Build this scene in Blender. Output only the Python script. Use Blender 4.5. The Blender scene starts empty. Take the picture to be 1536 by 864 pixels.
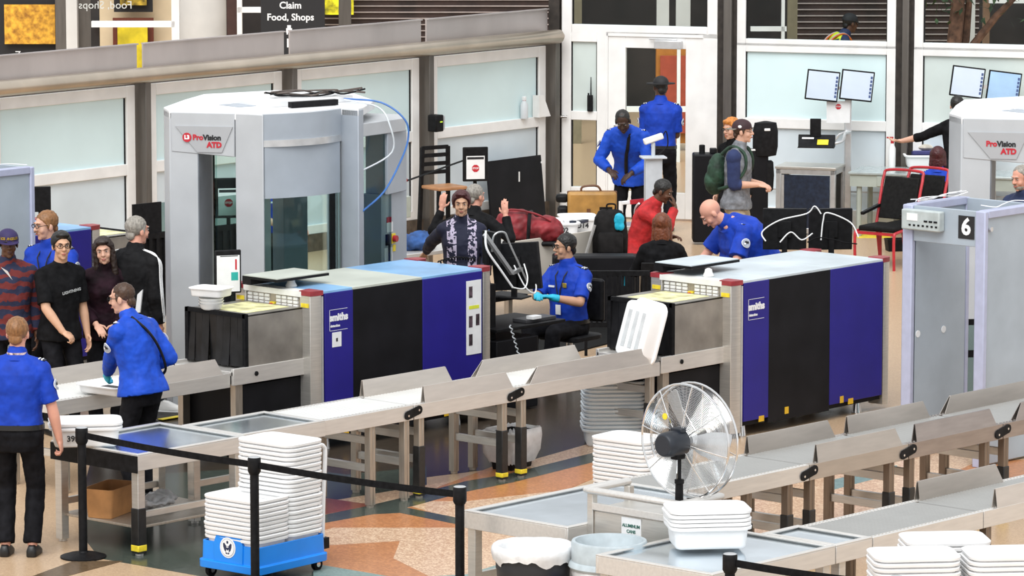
import bpy, bmesh, math, random
import numpy as np
from mathutils import Vector, Matrix, noise as mnoise
R=math.radians; PI=math.pi
random.seed(7)
C=bpy.context.scene.collection
# ---------------------------------------------------------------- camera
CF,CCX,CCY,CH=6400.0,768.0,432.0,6.22
PITCH=math.atan(872/6400.0); AZ=R(42)
FW=(math.cos(AZ),math.sin(AZ)); RT=(math.sin(AZ),-math.cos(AZ))
CX0,CY0=-26.0,-23.0
cd=bpy.data.cameras.new('camera'); cam=bpy.data.objects.new('camera',cd); C.objects.link(cam)
cd.lens=150; cd.sensor_width=36; cd.clip_end=300; cd.clip_start=1
cam.location=(CX0,CY0,CH); cam.rotation_euler=(PI/2-PITCH,0,AZ-PI/2)
bpy.context.scene.camera=cam
def ray(px,py):
    u=(px-CCX)/CF; v=(CCY-py)/CF
    fz=math.cos(PITCH)+v*math.sin(PITCH); uz=-math.sin(PITCH)+v*math.cos(PITCH)
    return (fz*FW[0]+u*RT[0], fz*FW[1]+u*RT[1], uz)
def at(px,py,z=0.0):            # measured point of the photograph at a known height above the floor -> metres
    d=ray(px,py); t=(z-CH)/d[2]; return (d[0]*t+CX0, d[1]*t+CY0, z)
def aty(px,py,Y):               # ... on a known lane line
    d=ray(px,py); t=(Y-CY0)/d[1]; return (d[0]*t+CX0,Y,CH+d[2]*t)
def facing(phi):                # heading (rotation z) of something whose front is local +Y; 0 = towards the viewer's side of the hall
    a=R(phi); dx=-FW[0]*math.cos(a)+RT[0]*math.sin(a); dy=-FW[1]*math.cos(a)+RT[1]*math.sin(a)
    return math.atan2(-dx,dy)
# ---------------------------------------------------------------- materials
MATS={}
def srgb(r,g,b):
    f=lambda c:(c/255/12.92) if c<=10 else ((c/255+.055)/1.055)**2.4
    return (f(r),f(g),f(b),1)
def mat(name,col,rough=.5,metal=0,var=.06,scale=12,bump=0,spec=.5,emit=0,stretch=None,coat=0):
    if name in MATS: return MATS[name]
    m=bpy.data.materials.new(name); m.use_nodes=True; nt=m.node_tree; b=nt.nodes['Principled BSDF']
    c=srgb(*col) if max(col)>1 else (*col,1)
    b.inputs['Roughness'].default_value=rough; b.inputs['Metallic'].default_value=metal
    b.inputs['Specular IOR Level'].default_value=spec
    if coat: b.inputs['Coat Weight'].default_value=coat
    tc=nt.nodes.new('ShaderNodeTexCoord'); mp=nt.nodes.new('ShaderNodeMapping'); nz=nt.nodes.new('ShaderNodeTexNoise')
    nt.links.new(tc.outputs['Object'],mp.inputs['Vector']); nt.links.new(mp.outputs[0],nz.inputs['Vector'])
    if stretch: mp.inputs['Scale'].default_value=stretch
    nz.inputs['Scale'].default_value=scale; nz.inputs['Detail'].default_value=4
    rp=nt.nodes.new('ShaderNodeValToRGB')
    lo=tuple(max(0,x*(1-var*2)) for x in c[:3])+(1,); hi=tuple(min(1,x*(1+var*2)) for x in c[:3])+(1,)
    rp.color_ramp.elements[0].position=.3; rp.color_ramp.elements[1].position=.7
    rp.color_ramp.elements[0].color=lo; rp.color_ramp.elements[1].color=hi
    nt.links.new(nz.outputs['Fac'],rp.inputs[0]); nt.links.new(rp.outputs[0],b.inputs['Base Color'])
    if bump:
        bp=nt.nodes.new('ShaderNodeBump'); bp.inputs['Strength'].default_value=bump; bp.inputs['Distance'].default_value=.01
        nt.links.new(nz.outputs['Fac'],bp.inputs['Height']); nt.links.new(bp.outputs[0],b.inputs['Normal'])
    if emit:
        nt.links.new(rp.outputs[0],b.inputs['Emission Color']); b.inputs['Emission Strength'].default_value=emit
    MATS[name]=m; return m
def glass_mat(name,tint,refl=.10):
    if name in MATS: return MATS[name]
    m=bpy.data.materials.new(name); m.use_nodes=True; nt=m.node_tree
    for n in list(nt.nodes):
        if n.type!='OUTPUT_MATERIAL': nt.nodes.remove(n)
    t=nt.nodes.new('ShaderNodeBsdfTransparent'); t.inputs[0].default_value=(*tint,1)
    g=nt.nodes.new('ShaderNodeBsdfGlossy'); g.inputs['Roughness'].default_value=.03
    mx=nt.nodes.new('ShaderNodeMixShader'); fr=nt.nodes.new('ShaderNodeLayerWeight'); fr.inputs[0].default_value=refl*2
    nt.links.new(fr.outputs['Fresnel'],mx.inputs[0]); nt.links.new(t.outputs[0],mx.inputs[1]); nt.links.new(g.outputs[0],mx.inputs[2])
    nt.links.new(mx.outputs[0],[n for n in nt.nodes if n.type=='OUTPUT_MATERIAL'][0].inputs[0])
    MATS[name]=m; return m
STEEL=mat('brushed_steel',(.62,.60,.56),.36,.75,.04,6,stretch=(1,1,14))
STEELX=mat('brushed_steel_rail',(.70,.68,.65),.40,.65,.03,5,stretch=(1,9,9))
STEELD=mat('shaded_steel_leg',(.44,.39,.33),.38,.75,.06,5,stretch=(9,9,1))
ROLL=mat('roller_grey',(.66,.66,.64),.45,.35,.02,3)
TRAYTOP=mat('polished_tray_steel',(.66,.74,.80),.14,.9,.08,2.2)
ALU=mat('aluminium',(.62,.63,.64),.35,.7,.05,10)
CHROME=mat('chrome',(.75,.75,.75),.15,1,.03)
WPL=mat('white_plastic',(.80,.80,.79),.45,0,.03,6)
GPL=mat('pale_grey_plastic',(.60,.64,.67),.5,0,.03,6)
BLK=mat('black_plastic',(.009,.009,.010),.5,0,.2,20,spec=.14)
RUB=mat('black_rubber',(.008,.008,.009),.75,0,.2,30,spec=.1)
NAVYP=mat('navy_plastic',(.012,.02,.04),.4,0,.2,20)
YEL=mat('yellow_tape',(.80,.62,.03),.5,0,.1,20)
REDP=mat('red_paint',(.42,.02,.03),.4,0,.1)
REDCAP=mat('dark_red_cap',(.30,.03,.04),.4,0,.1)
PAPER=mat('white_paper',(.78,.79,.80),.7,0,.02)
LETR=mat('red_lettering',(.50,.015,.03),.5,0,.02)
LETB=mat('black_lettering',(.012,.012,.014),.6,0,.02)
LETW=mat('white_lettering',(.82,.83,.84),.5,0,.02)
# ---------------------------------------------------------------- mesh helpers
def frame(d):
    d=Vector(d).normalized(); a=Vector((0,0,1)) if abs(d.z)<.9 else Vector((1,0,0))
    u=a.cross(d).normalized(); return u,d.cross(u)
class MB:
    def __init__(s): s.v=[]; s.f=[]; s.mi=[]; s.cur=0
    def add(s,vs,fs,M=None):
        n=len(s.v)
        s.v+= [tuple(M@Vector(p)) for p in vs] if M else [tuple(p) for p in vs]
        for f in fs: s.f.append([i+n for i in f]); s.mi.append(s.cur)
        return s
    def box(s,x0,x1,y0,y1,z0,z1,M=None):
        v=[(x,y,z) for z in (z0,z1) for y in (y0,y1) for x in (x0,x1)]
        return s.add(v,[(0,2,3,1),(4,5,7,6),(0,1,5,4),(2,6,7,3),(0,4,6,2),(1,3,7,5)],M)
    def bx(s,c,d,rz=0,rx=0,ry=0):
        M=Matrix.Translation(c)@Matrix.Rotation(rz,4,'Z')@Matrix.Rotation(ry,4,'Y')@Matrix.Rotation(rx,4,'X')
        return s.box(-d[0]/2,d[0]/2,-d[1]/2,d[1]/2,-d[2]/2,d[2]/2,M)
    def bar(s,p0,p1,w,h):                     # rectangular bar between points (w horizontal, h vertical-ish)
        p0=Vector(p0);p1=Vector(p1);d=p1-p0;u,v=frame(d)
        vs=[]
        for p in (p0,p1):
            for a,b in ((-1,-1),(1,-1),(1,1),(-1,1)): vs.append(p+u*a*w/2+v*b*h/2)
        return s.add(vs,[(3,2,1,0),(4,5,6,7),(0,1,5,4),(1,2,6,5),(2,3,7,6),(3,0,4,7)])
    def loft(s,rings,cap0=True,cap1=True,closed=True,M=None):
        n=len(rings[0]); vs=[p for r in rings for p in r]; fs=[]
        for i in range(len(rings)-1):
            for j in range(n if closed else n-1):
                k=(j+1)%n; fs.append((i*n+j,i*n+k,(i+1)*n+k,(i+1)*n+j))
        if cap0: fs.append(tuple(range(n-1,-1,-1)))
        if cap1: fs.append(tuple(range((len(rings)-1)*n,len(rings)*n)))
        return s.add(vs,fs,M)
    def cyl(s,p0,p1,r0,r1=None,n=16):
        r1=r0 if r1 is None else r1; p0=Vector(p0);p1=Vector(p1);u,v=frame(p1-p0)
        return s.loft([[p+(u*math.cos(2*PI*i/n)+v*math.sin(2*PI*i/n))*r for i in range(n)] for p,r in ((p0,r0),(p1,r1))])
    def tube(s,pts,r,n=8,closed=False):
        P=[Vector(p) for p in pts]; m=len(P); rings=[]; u=None
        for i,p in enumerate(P):
            if closed: d=P[(i+1)%m]-P[i-1]
            else: d=P[min(i+1,m-1)]-P[max(i-1,0)]
            if d.length<1e-9: d=Vector((0,0,1))
            d.normalize()
            if u is None: u,_=frame(d)
            u=(u-d*u.dot(d)); u=u.normalized() if u.length>1e-6 else frame(d)[0]
            v=d.cross(u); rr=r[i] if isinstance(r,(list,tuple)) else r
            rings.append([p+(u*math.cos(2*PI*k/n)+v*math.sin(2*PI*k/n))*rr for k in range(n)])
        if closed:
            rings.append(rings[0]); return s.loft(rings,False,False)
        return s.loft(rings)
    def lathe(s,prof,n=24,M=None,sx=1,sy=1,cap0=True,cap1=True):
        return s.loft([[(r*math.cos(2*PI*i/n)*sx,r*math.sin(2*PI*i/n)*sy,z) for i in range(n)] for r,z in prof],cap0,cap1,True,M)
    def ell(s,c,r,n=16,m=10,M=None):
        rings=[]
        for j in range(m+1):
            t=-PI/2+PI*j/m; t=max(min(t,PI/2-.03),-PI/2+.03)
            rings.append([(c[0]+r[0]*math.cos(t)*math.cos(2*PI*i/n),c[1]+r[1]*math.cos(t)*math.sin(2*PI*i/n),c[2]+r[2]*math.sin(t)) for i in range(n)])
        return s.loft(rings,M=M)
    def caps(s,p0,p1,r0,r1=None,n=14):        # tapered capsule
        r1=r0 if r1 is None else r1; p0=Vector(p0);p1=Vector(p1);d=(p1-p0)
        if d.length<1e-6: return s.ell(p0,(r0,r0,r0),n)
        d.normalize(); u,v=frame(d); rings=[]
        for j in range(5):
            t=-PI/2+.05+(PI/2-.05)*j/4; rings.append((p0+d*r0*math.sin(t),r0*math.cos(t)))
        for j in range(5):
            t=(PI/2-.05)*j/4; rings.append((p1+d*r1*math.sin(t),r1*math.cos(t)))
        return s.loft([[p+(u*math.cos(2*PI*i/n)+v*math.sin(2*PI*i/n))*r for i in range(n)] for p,r in rings])
    def prism(s,poly,z0,z1,M=None):
        return s.loft([[(x,y,z) for x,y in poly] for z in (z0,z1)],M=M)
    def rrect(s,sx,sy,r,rings,n=5,M=None,cap0=True,cap1=True):   # rings: (grow, z) of a rounded rectangle
        L=[]
        for g,z in rings:
            a,b,rr=sx/2+g,sy/2+g,max(r+g,.002); ring=[]
            for cx,cy,t0 in ((a-rr,b-rr,0),(-a+rr,b-rr,90),(-a+rr,-b+rr,180),(a-rr,-b+rr,270)):
                for k in range(n): t=R(t0+90*k/(n-1)); ring.append((cx+rr*math.cos(t),cy+rr*math.sin(t),z))
            L.append(ring)
        return s.loft(L,cap0,cap1,True,M)
    def mesh(s,name):
        me=bpy.data.meshes.new(name); me.from_pydata(s.v,[],s.f)
        me.polygons.foreach_set('material_index',s.mi); me.update(); return me
    def build(s,name,m,parent=None,bevel=0,sharp=38,loc=None,rot=None,kind=None,label=None):
        me=s.mesh(name)
        bm=bmesh.new(); bm.from_mesh(me); bmesh.ops.recalc_face_normals(bm,faces=bm.faces); bm.to_mesh(me); bm.free()
        return link(name,me,m,parent,bevel,sharp,loc,rot,kind,label)
def link(name,me,m,parent=None,bevel=0,sharp=38,loc=None,rot=None,kind=None,label=None):
    for x in (m if isinstance(m,(list,tuple)) else [m]): me.materials.append(x)
    me.polygons.foreach_set('use_smooth',[True]*len(me.polygons))
    if sharp<180: me.set_sharp_from_angle(angle=R(sharp))
    o=bpy.data.objects.new(name,me); C.objects.link(o)
    if parent: o.parent=parent
    if loc: o.location=loc
    if rot: o.rotation_euler=rot
    if bevel:
        b=o.modifiers.new('bevel','BEVEL'); b.width=bevel; b.segments=2; b.limit_method='ANGLE'; b.angle_limit=R(40); b.harden_normals=False
    if kind: o['kind']=kind
    if label: o['label']=label
    return o
def thing(name,label,cat,loc=(0,0,0),rz=0,group=None):
    o=bpy.data.objects.new(name,None); C.objects.link(o); o.empty_display_size=.1
    o.location=loc; o.rotation_euler=(0,0,rz); o['label']=label; o['category']=cat
    if group: o['group']=group
    return o
def tag(o,label,cat,group=None,kind=None):
    o['label']=label; o['category']=cat
    if group: o['group']=group
    if kind: o['kind']=kind
    return o
def struct(o): o['kind']='structure'; return o
def dup(root,loc,rz=None,label=None,group=None):
    r=root.copy(); C.objects.link(r); r.location=loc
    if rz is not None: r.rotation_euler=(0,0,rz)
    if label: r['label']=label
    if group: r['group']=group
    for ch in list(root.children):
        c=ch.copy(); C.objects.link(c); c.parent=r
        for g in list(ch.children):
            d=g.copy(); C.objects.link(d); d.parent=c
    return r
def text(s,size,m,parent,loc,rx=PI/2,rz=0,name='lettering',align='CENTER',ext=.0015,bold=0,sx=1):
    cu=bpy.data.curves.new('t','FONT'); cu.body=s; cu.size=size; cu.align_x=align; cu.align_y='CENTER'; cu.extrude=ext; cu.offset=bold; cu.resolution_u=3
    o=bpy.data.objects.new('t',cu); C.objects.link(o)
    dg=bpy.context.evaluated_depsgraph_get(); me=bpy.data.meshes.new_from_object(o.evaluated_get(dg))
    bpy.data.objects.remove(o); bpy.data.curves.remove(cu)
    M=Matrix.Translation(loc)@Matrix.Rotation(rz,4,'Z')@Matrix.Rotation(rx,4,'X')@Matrix.Diagonal((sx,1,1,1))
    me.transform(M); me.materials.clear()
    return link(name,me,m,parent,sharp=30)
def arc(c,r,a0,a1,n,ax=(1,0,0),ay=(0,1,0)):
    ax=Vector(ax);ay=Vector(ay);c=Vector(c)
    return [c+ax*r*math.cos(R(a0+(a1-a0)*i/(n-1)))+ay*r*math.sin(R(a0+(a1-a0)*i/(n-1))) for i in range(n)]
def smooth_path(pts,k=6):
    P=[Vector(p) for p in pts]; out=[]
    for i in range(len(P)-1):
        a=P[max(i-1,0)];b=P[i];c=P[i+1];d=P[min(i+2,len(P)-1)]
        for j in range(k):
            t=j/k; out.append(.5*((2*b)+(c-a)*t+(2*a-5*b+4*c-d)*t*t+(3*b-a-3*c+d)*t**3))
    return out+[P[-1]]
# ================================================================ SETTING
FRAMEW=mat('white_painted_frame',(.82,.82,.81),.45,0,.03,4)
FROST=mat('frosted_glass',(.66,.82,.84),.25,0,.03,1.0,spec=.5)
FROSTW=mat('frosted_glass_lower',(.62,.70,.75),.35,0,.06,1.0)
FROSTG=mat('frosted_glass_grey',(.60,.68,.66),.3,0,.04,1.5)
POST=mat('brown_steel_post',(.15,.138,.125),.38,.6,.06,4,stretch=(6,6,.6))
POSTD=mat('dark_post_and_gap_shade',(.03,.024,.02),.6,.2,.2)  # dark post steel, also used for the painted shadow gaps
PIPE=mat('bronze_pipe',(.50,.43,.35),.3,.75,.08,2)
FASC=mat('fascia_metal',(.50,.46,.45),.38,.65,.04,2.5,stretch=(1,1,.4))
CLEAR=glass_mat('clear_glass',(.92,.96,.95),.05)
SMOKE=glass_mat('window_glass',(.80,.84,.84),.05)
BASEB=mat('dark_base',(.10,.075,.055),.5,0,.2)
# ---- terrazzo floor
def floor_mat(name,c1,c2,speck,rough=.28,sc=60):
    m=bpy.data.materials.new(name); m.use_nodes=True; nt=m.node_tree; b=nt.nodes['Principled BSDF']
    tc=nt.nodes.new('ShaderNodeTexCoord'); n1=nt.nodes.new('ShaderNodeTexNoise'); n2=nt.nodes.new('ShaderNodeTexVoronoi')
    n1.inputs['Scale'].default_value=1.2; n1.inputs['Detail'].default_value=5; n2.inputs['Scale'].default_value=sc
    for n in (n1,n2): nt.links.new(tc.outputs['Object'],n.inputs['Vector'])
    r1=nt.nodes.new('ShaderNodeValToRGB'); r1.color_ramp.elements[0].color=srgb(*c1); r1.color_ramp.elements[1].color=srgb(*c2)
    r1.color_ramp.elements[0].position=.35; r1.color_ramp.elements[1].position=.65
    r2=nt.nodes.new('ShaderNodeValToRGB'); r2.color_ramp.elements[0].position=.35; r2.color_ramp.elements[1].position=.55
    bw=nt.nodes.new('ShaderNodeRGBToBW'); nt.links.new(n2.outputs['Color'],bw.inputs[0]); nt.links.new(bw.outputs[0],r2.inputs[0])
    mx=nt.nodes.new('ShaderNodeMix'); mx.data_type='RGBA'
    mu=nt.nodes.new('ShaderNodeMath'); mu.operation='MULTIPLY'; mu.inputs[1].default_value=speck[3]; nt.links.new(r2.outputs[0],mu.inputs[0])
    nt.links.new(mu.outputs[0],mx.inputs['Factor']); nt.links.new(r1.outputs[0],mx.inputs[6]); mx.inputs[7].default_value=srgb(*speck[:3])
    nt.links.new(mx.outputs[2],b.inputs['Base Color']); b.inputs['Roughness'].default_value=rough; b.inputs['Specular IOR Level'].default_value=.3
    return m
F_TAN=floor_mat('terrazzo_tan',(205,180,150),(190,160,128),(150,115,85,.35),sc=90)
F_SPK=floor_mat('terrazzo_speckled',(226,200,172),(212,182,152),(160,112,80,.6),sc=75)
F_ORG=floor_mat('terrazzo_orange',(184,122,78),(200,140,94),(120,66,38,.35))
F_RED=floor_mat('terrazzo_red',(150,80,62),(128,66,52),(90,40,30,.35))
F_GRN=floor_mat('terrazzo_dark_green',(62,70,64),(84,92,84),(40,46,42,.4),rough=.22)
F_BLU=floor_mat('terrazzo_teal',(120,146,142),(140,160,154),(90,110,108,.4))
F_BRN=floor_mat('terrazzo_brown',(112,92,68),(96,78,58),(60,46,34,.4))
fl=MB().box(-14,45,-22,30,-.12,0).build('floor',F_TAN); struct(fl)
k=[0]
def inlay(px_poly,m,h):
    k[0]+=1
    pts=[at(x,y,0)[:2] for x,y in px_poly]
    struct(MB().prism(pts,-.02,h).build('trim_%d'%k[0],m))
inlay([(120,750),(215,712),(420,700),(520,712),(640,700),(640,760),(560,800),(560,1000),(320,1000),(310,866),(150,838),(120,800)],F_GRN,.0015)
F_DRK=floor_mat('terrazzo_brown_and_shade',(74,64,54),(62,54,46),(44,38,32,.4),rough=.25)
inlay([(120,752),(300,716),(470,735),(560,728),(640,716),(720,706),(860,690),(935,668),(975,612),(960,540),(700,556),(480,600),(300,600),(150,640)],F_DRK,.0008)  # dark floor and the shade under lane two painted as one inlay
inlay([(45,866),(110,842),(185,842),(95,866)],F_BRN,.003)
inlay([(470,756),(700,718),(905,660),(1000,660),(880,720),(760,760),(705,775),(560,790),(470,800)],F_SPK,.0022)
inlay([(470,752),(560,762),(610,758),(690,782),(690,792),(500,792),(470,800)],F_ORG,.003)
inlay([(470,745),(562,758),(520,766),(470,775)],F_RED,.0032)
inlay([(660,730),(745,698),(840,706),(905,690),(905,712),(850,735),(700,752),(620,752)],F_ORG,.003)
inlay([(470,776),(540,762),(600,748),(700,722),(760,712),(905,676),(1000,640),(1000,655),(905,690),(770,724),(700,738),(610,762),(690,778),(690,788),(600,770),(560,772),(470,788)],F_GRN,.0038)
inlay([(480,792),(690,786),(760,800),(850,830),(840,864),(690,910),(600,864),(480,822)],F_SPK,.0026)
inlay([(470,820),(600,812),(590,838),(650,868),(560,880),(470,868)],F_ORG,.0034)
inlay([(470,846),(600,868),(700,862),(765,842),(765,850),(690,874),(600,890),(470,868)],F_BLU,.0042)
inlay([(1080,700),(1330,640),(1480,640),(1450,780),(1200,860),(1080,780)],F_SPK,.0012)
inlay([(1240,722),(1345,698),(1352,708),(1250,735)],F_BLU,.0022)
inlay([(1390,730),(1470,690),(1536,690),(1536,740),(1420,770)],F_ORG,.0022)
# ---- left glass partition
LO=(3.9,11.2); LA=math.atan(.04)
ML=Matrix.Translation((LO[0],LO[1],0))@Matrix.Rotation(LA,4,'Z')
posts=[-.30,2.05,4.42,6.80,9.16]
wl=MB(); wl.box(-.4,9.3,-.06,.10,0,.20,ML); struct(wl.build('wall_left',BASEB))
wn=[0]
def window(M,s0,s1,z0,z1,frw,pane_m,depth=.09,name=None,rail=None,pane2=None,gap_dark=True):
    wn[0]+=1; n=name or 'window_%d'%wn[0]
    root=thing(n,'white framed glazed partition bay','window'); del root['label'];del root['category']; root['kind']='structure'
    f=MB()
    f.box(s0,s0+frw,-depth/2,depth/2,z0,z1,M); f.box(s1-frw,s1,-depth/2,depth/2,z0,z1,M)
    f.box(s0+frw,s1-frw,-depth/2,depth/2,z1-frw,z1,M); f.box(s0+frw,s1-frw,-depth/2,depth/2,z0,z0+frw*.8,M)
    if rail: f.box(s0+frw,s1-frw,-depth/2,depth/2,rail[0],rail[1],M)
    f.build('window_frame',FRAMEW,root,bevel=.006)
    if rail:
        MB().box(s0+frw+.012,s1-frw-.012,-.008,.008,rail[1],z1-frw,M).build('pane',pane_m,root)
        MB().box(s0+frw+.012,s1-frw-.012,-.008,.008,z0+frw*.8,rail[0],M).build('pane',pane2 or pane_m,root)
    else: MB().box(s0+frw+.008,s1-frw-.008,-.008,.008,z0+frw*.8,z1-frw,M).build('pane',pane_m,root)
    g=MB()
    for a in (s0+frw,s1-frw-.014): g.box(a,a+.014,-.02,.012,z0+frw*.8,z1-frw,M)
    g.build('gasket',BLK,root)
    return root
tn=[40]
def trim(mb,m,bevel=0):
    tn[0]+=1; o=mb.build('trim_%d'%tn[0],m,bevel=bevel); return struct(o)
for i in range(4):
    a,b=posts[i]+.10,posts[i+1]-.10
    window(ML,a,b,.20,2.115,.13,FROST,rail=(1.13,1.255),pane2=FROSTW)
    trim(MB().box(a-.02,b+.02,-.03,.03,2.115,2.16,ML),POST)
for i,s in enumerate(posts):
    p=MB(); p.box(s-.05,s+.035,-.16,.02,0,2.20,ML); p.prism([(s-.05,0),(s+.035,0),(s+.035,.05)],0,.01)
    trim(p,POST,bevel=.006)
    trim(MB().box(s+.036,s+.095,-.03,.06,0,2.2,ML),POSTD)  # dark strip stands in for the shadow gap beside each post
pp=MB(); a=ML@Vector((-1.0,-.20,2.235)); b=ML@Vector((9.12,-.20,2.235)); pp.tube([a,b,ML@Vector((9.2,-.2,2.235))],[.085,.085,.03],n=20)
trim(pp,PIPE)
for i in range(5):
    a=(posts[i]+.06) if i else -1.2; b=(posts[i+1]-.04) if i<4 else 9.3
    if i==4: break
    f=MB(); f.box(a,b,-.02,0,2.24,2.555,ML); f.box(a,b,-.05,.01,2.555,2.568,ML); trim(f,FASC)
f=MB(); f.box(-1.6,-.36,-.02,0,2.24,2.555,ML); f.box(-1.6,-.36,-.05,.01,2.555,2.568,ML); trim(f,FASC)
# ---- right partition with the door
RO=(13.2,11.5); RA=R(-65.3)
MR=Matrix.Translation((RO[0],RO[1],0))@Matrix.Rotation(RA,4,'Z')
b=MB(); b.box(2.24,8.5,-.05,.08,0,.14,MR); b.box(0,.5,-.05,.08,0,.30,MR); struct(b.build('wall_right',FRAMEW))
trim(MB().box(-.12,.01,-.10,.06,0,3.4,MR).box(.02,.05,-.04,.06,0,3.4,MR),POSTD)
trim(MB().cyl(MR@Vector((-.2,-.10,1.24)),MR@Vector((.12,-.10,1.24)),.018),CHROME)
window(MR,.03,2.0,2.27,3.4,.13,SMOKE)
window(MR,.03,.60,.28,2.28,.12,FROSTG,rail=(1.20,1.31),pane2=CLEAR)
dr=thing('door_1','','door'); del dr['label'];del dr['category']; dr['kind']='structure'
d=MB(); d.box(.62,.84,-.03,.03,.02,2.24,MR); d.box(1.60,1.82,-.03,.03,.02,2.24,MR); d.box(.84,1.60,-.03,.03,2.10,2.24,MR); d.box(.84,1.60,-.03,.03,.02,.34,MR)
d.build('door_leaf',FRAMEW,dr,bevel=.004)
MB().box(.84,1.60,-.006,.006,.34,2.10,MR).build('pane',CLEAR,dr)
dc=MB(); dc.box(1.22,1.56,-.10,-.03,2.10,2.20,MR); dc.bar(MR@Vector((1.15,-.07,2.215)),MR@Vector((1.5,-.07,2.215)),.02,.02); dc.build('door_closer',ALU,dr,bevel=.006)
MB().tube([MR@Vector(p) for p in ((.72,-.03,.9),(.72,-.08,.9),(.72,-.08,1.15),(.72,-.03,1.15))],.014).build('door_handle',CHROME,dr)
trim(MB().box(1.82,2.0,-.045,.045,0,2.28,MR).box(.60,.62,-.045,.045,0,2.28,MR).box(.60,2.0,-.045,.045,2.24,2.29,MR),FRAMEW)
for s0,s1 in ((2.0,2.24),(4.20,4.42)):
    trim(MB().box(s0,s0+.09,-.05,.08,0,3.4,MR).box(s1-.05,s1,-.05,.08,0,3.4,MR),POSTD)
    trim(MB().box(s0+.09,s1-.05,-.12,.04,0,3.4,MR),POST,bevel=.01)
for i,(s0,s1) in enumerate(((2.24,4.20),(4.42,6.5),(6.7,8.5))):
    window(MR,s0,s1,2.16,3.4,.11,SMOKE)
    window(MR,s0,s1,.12,2.20,.11,FROST if i==0 else FROSTG,rail=(1.17,1.29),pane2=FROSTW)
trim(MB().box(2.3,8.5,-.05,-.045,.42,.44,MR),ALU)
# ---- beyond the partitions: concourse wall, shops, column, tree
BD=62.0
def beyond(px,py,Dd=BD):
    r=ray(px,py); t=Dd/(r[0]*FW[0]+r[1]*FW[1]); return Vector((r[0]*t+CX0,r[1]*t+CY0,CH+r[2]*t))
BM=Matrix.Rotation(AZ-PI/2,4,'Z')      # local x = hall-lateral, y = away
def slab(mb,px0,py0,px1,py1,Dd,th=.05,zfloor=False):
    a=beyond(px0,py1,Dd); c=beyond(px1,py0,Dd)
    inv=BM.inverted(); la=inv@a; lc=inv@c
    mb.box(la.x,lc.x,la.y,la.y+th,0 if zfloor else la.z,lc.z,BM); return mb
WALLD=mat('dark_concourse_wall',(.016,.012,.011),.6,0,.3,2)
CREAM=mat('cream_wall',(.72,.58,.38),.6,0,.06,2)
COLW=mat('white_column',(.66,.65,.62),.5,0,.04,2)
bw=MB(); slab(bw,-500,-560,2300,260,66,.3,True); o=bw.build('wall_back',WALLD); struct(o)
def flat(name,label,cat,parts,group=None):
    t=thing(name,label,cat,(0,0,0),0,group)
    for nm,rect,Dd,th,m in parts:
        mb=MB(); slab(mb,*rect,Dd,th); mb.build(nm,m,t)
    return t
ART1=mat('orange_abstract_print',(.80,.33,.03),.5,0,.30,13)
ART2=mat('yellow_abstract_print',(.70,.55,.02),.5,0,.15,5)
ART3=mat('dark_gold_print',(.30,.20,.02),.5,0,.6,9)
DKFR=mat('dark_red_wood',(.14,.03,.015),.5)
flat('advertising_panel','black panel with an orange abstract print at far left beyond the partition','panel',[('backing',(-60,-60,84,96),61.2,.10,LETB),('print',(7,7,82,66),61.1,.05,ART1)])
slab_mb=MB(); slab(slab_mb,84,-80,100,96,60.8,.3,True); trim(slab_mb,POST)
slab_mb=MB(); slab(slab_mb,100,-80,114,96,60.6,.3,True); trim(slab_mb,COLW)
slab_mb=MB(); slab(slab_mb,115,-80,136,96,60.8,.3,True); trim(slab_mb,POST)
slab_mb=MB(); slab(slab_mb,137,-90,262,110,64.8,.2,True); struct(slab_mb.build('wall_shop',CREAM))
flat('framed_picture','yellow picture in a dark red frame on the cream wall','picture',[('frame',(170,27,230,110),64.5,.06,DKFR),('canvas',(177,36,221,110),64.4,.05,ART2)])
flat('framed_picture','dark gold picture in a black frame on the cream wall above the yellow one','picture',[('frame',(171,-60,228,18),64.5,.06,LETB),('canvas',(180,-60,219,8),64.4,.05,ART3)])
slab_mb=MB(); slab(slab_mb,137,-80,147,96,60.2,.1,True); trim(slab_mb,WALLD)
slab_mb=MB(); 
for a,b,c,d_ in ((137,32,262,41),(258,-60,268,96)): slab(slab_mb,a,b,c,d_,60,.12)
trim(slab_mb,FRAMEW)
cb=beyond(304,96,61); cm=MB(); cm.cyl((cb.x,cb.y,0),(cb.x,cb.y,6),.345,n=32); trim(cm,COLW)
slab_mb=MB(); slab(slab_mb,341,-80,356,96,60,.1,True); trim(slab_mb,mat('dark_brown_jamb',(.05,.02,.015),.5))
slab_mb=MB(); slab(slab_mb,356,-80,362,96,59.8,.1,True); slab(slab_mb,356,11,396,19,59.8,.1); trim(slab_mb,FRAMEW)
# overhead sign
sg=thing('direction_sign','black hanging direction sign with white lettering Baggage Claim Food Shops','sign',beyond(436,60,57.5),AZ-PI/2)
MB().box(-.40,.46,0,.08,-.55,.85).build('panel',LETB,sg,bevel=.005)
for s_,yy in (('Baggage',.625),('Claim',.465),('Food, Shops',.305)): text(s_,.128,LETW,sg,(0 if s_!='Baggage' else .01,-.003,yy),bold=.003)
MB().box(-.06,.02,-.004,0,.10,.16).box(-.045,.005,-.004,0,.16,.20).box(-.055,-.035,-.004,0,.075,.10).box(-.005,.015,-.004,0,.075,.10).build('car_pictogram',LETW,sg)
MB().box(-.05,.01,-.004,0,-.10,.02).build('arrow_pictogram',LETW,sg)
tx=thing('lettering_reflection','reflection of the sign lettering above the cream wall, built as pale mirrored letters','sign',beyond(158,8,59),AZ-PI/2)  # sign's reflection in the glass modelled as pale mirrored letters
text('Food, Shops',.15,mat('pale_reflection_letters',(.6,.62,.6),.5),tx,(0,0,0),sx=-1)
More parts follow.
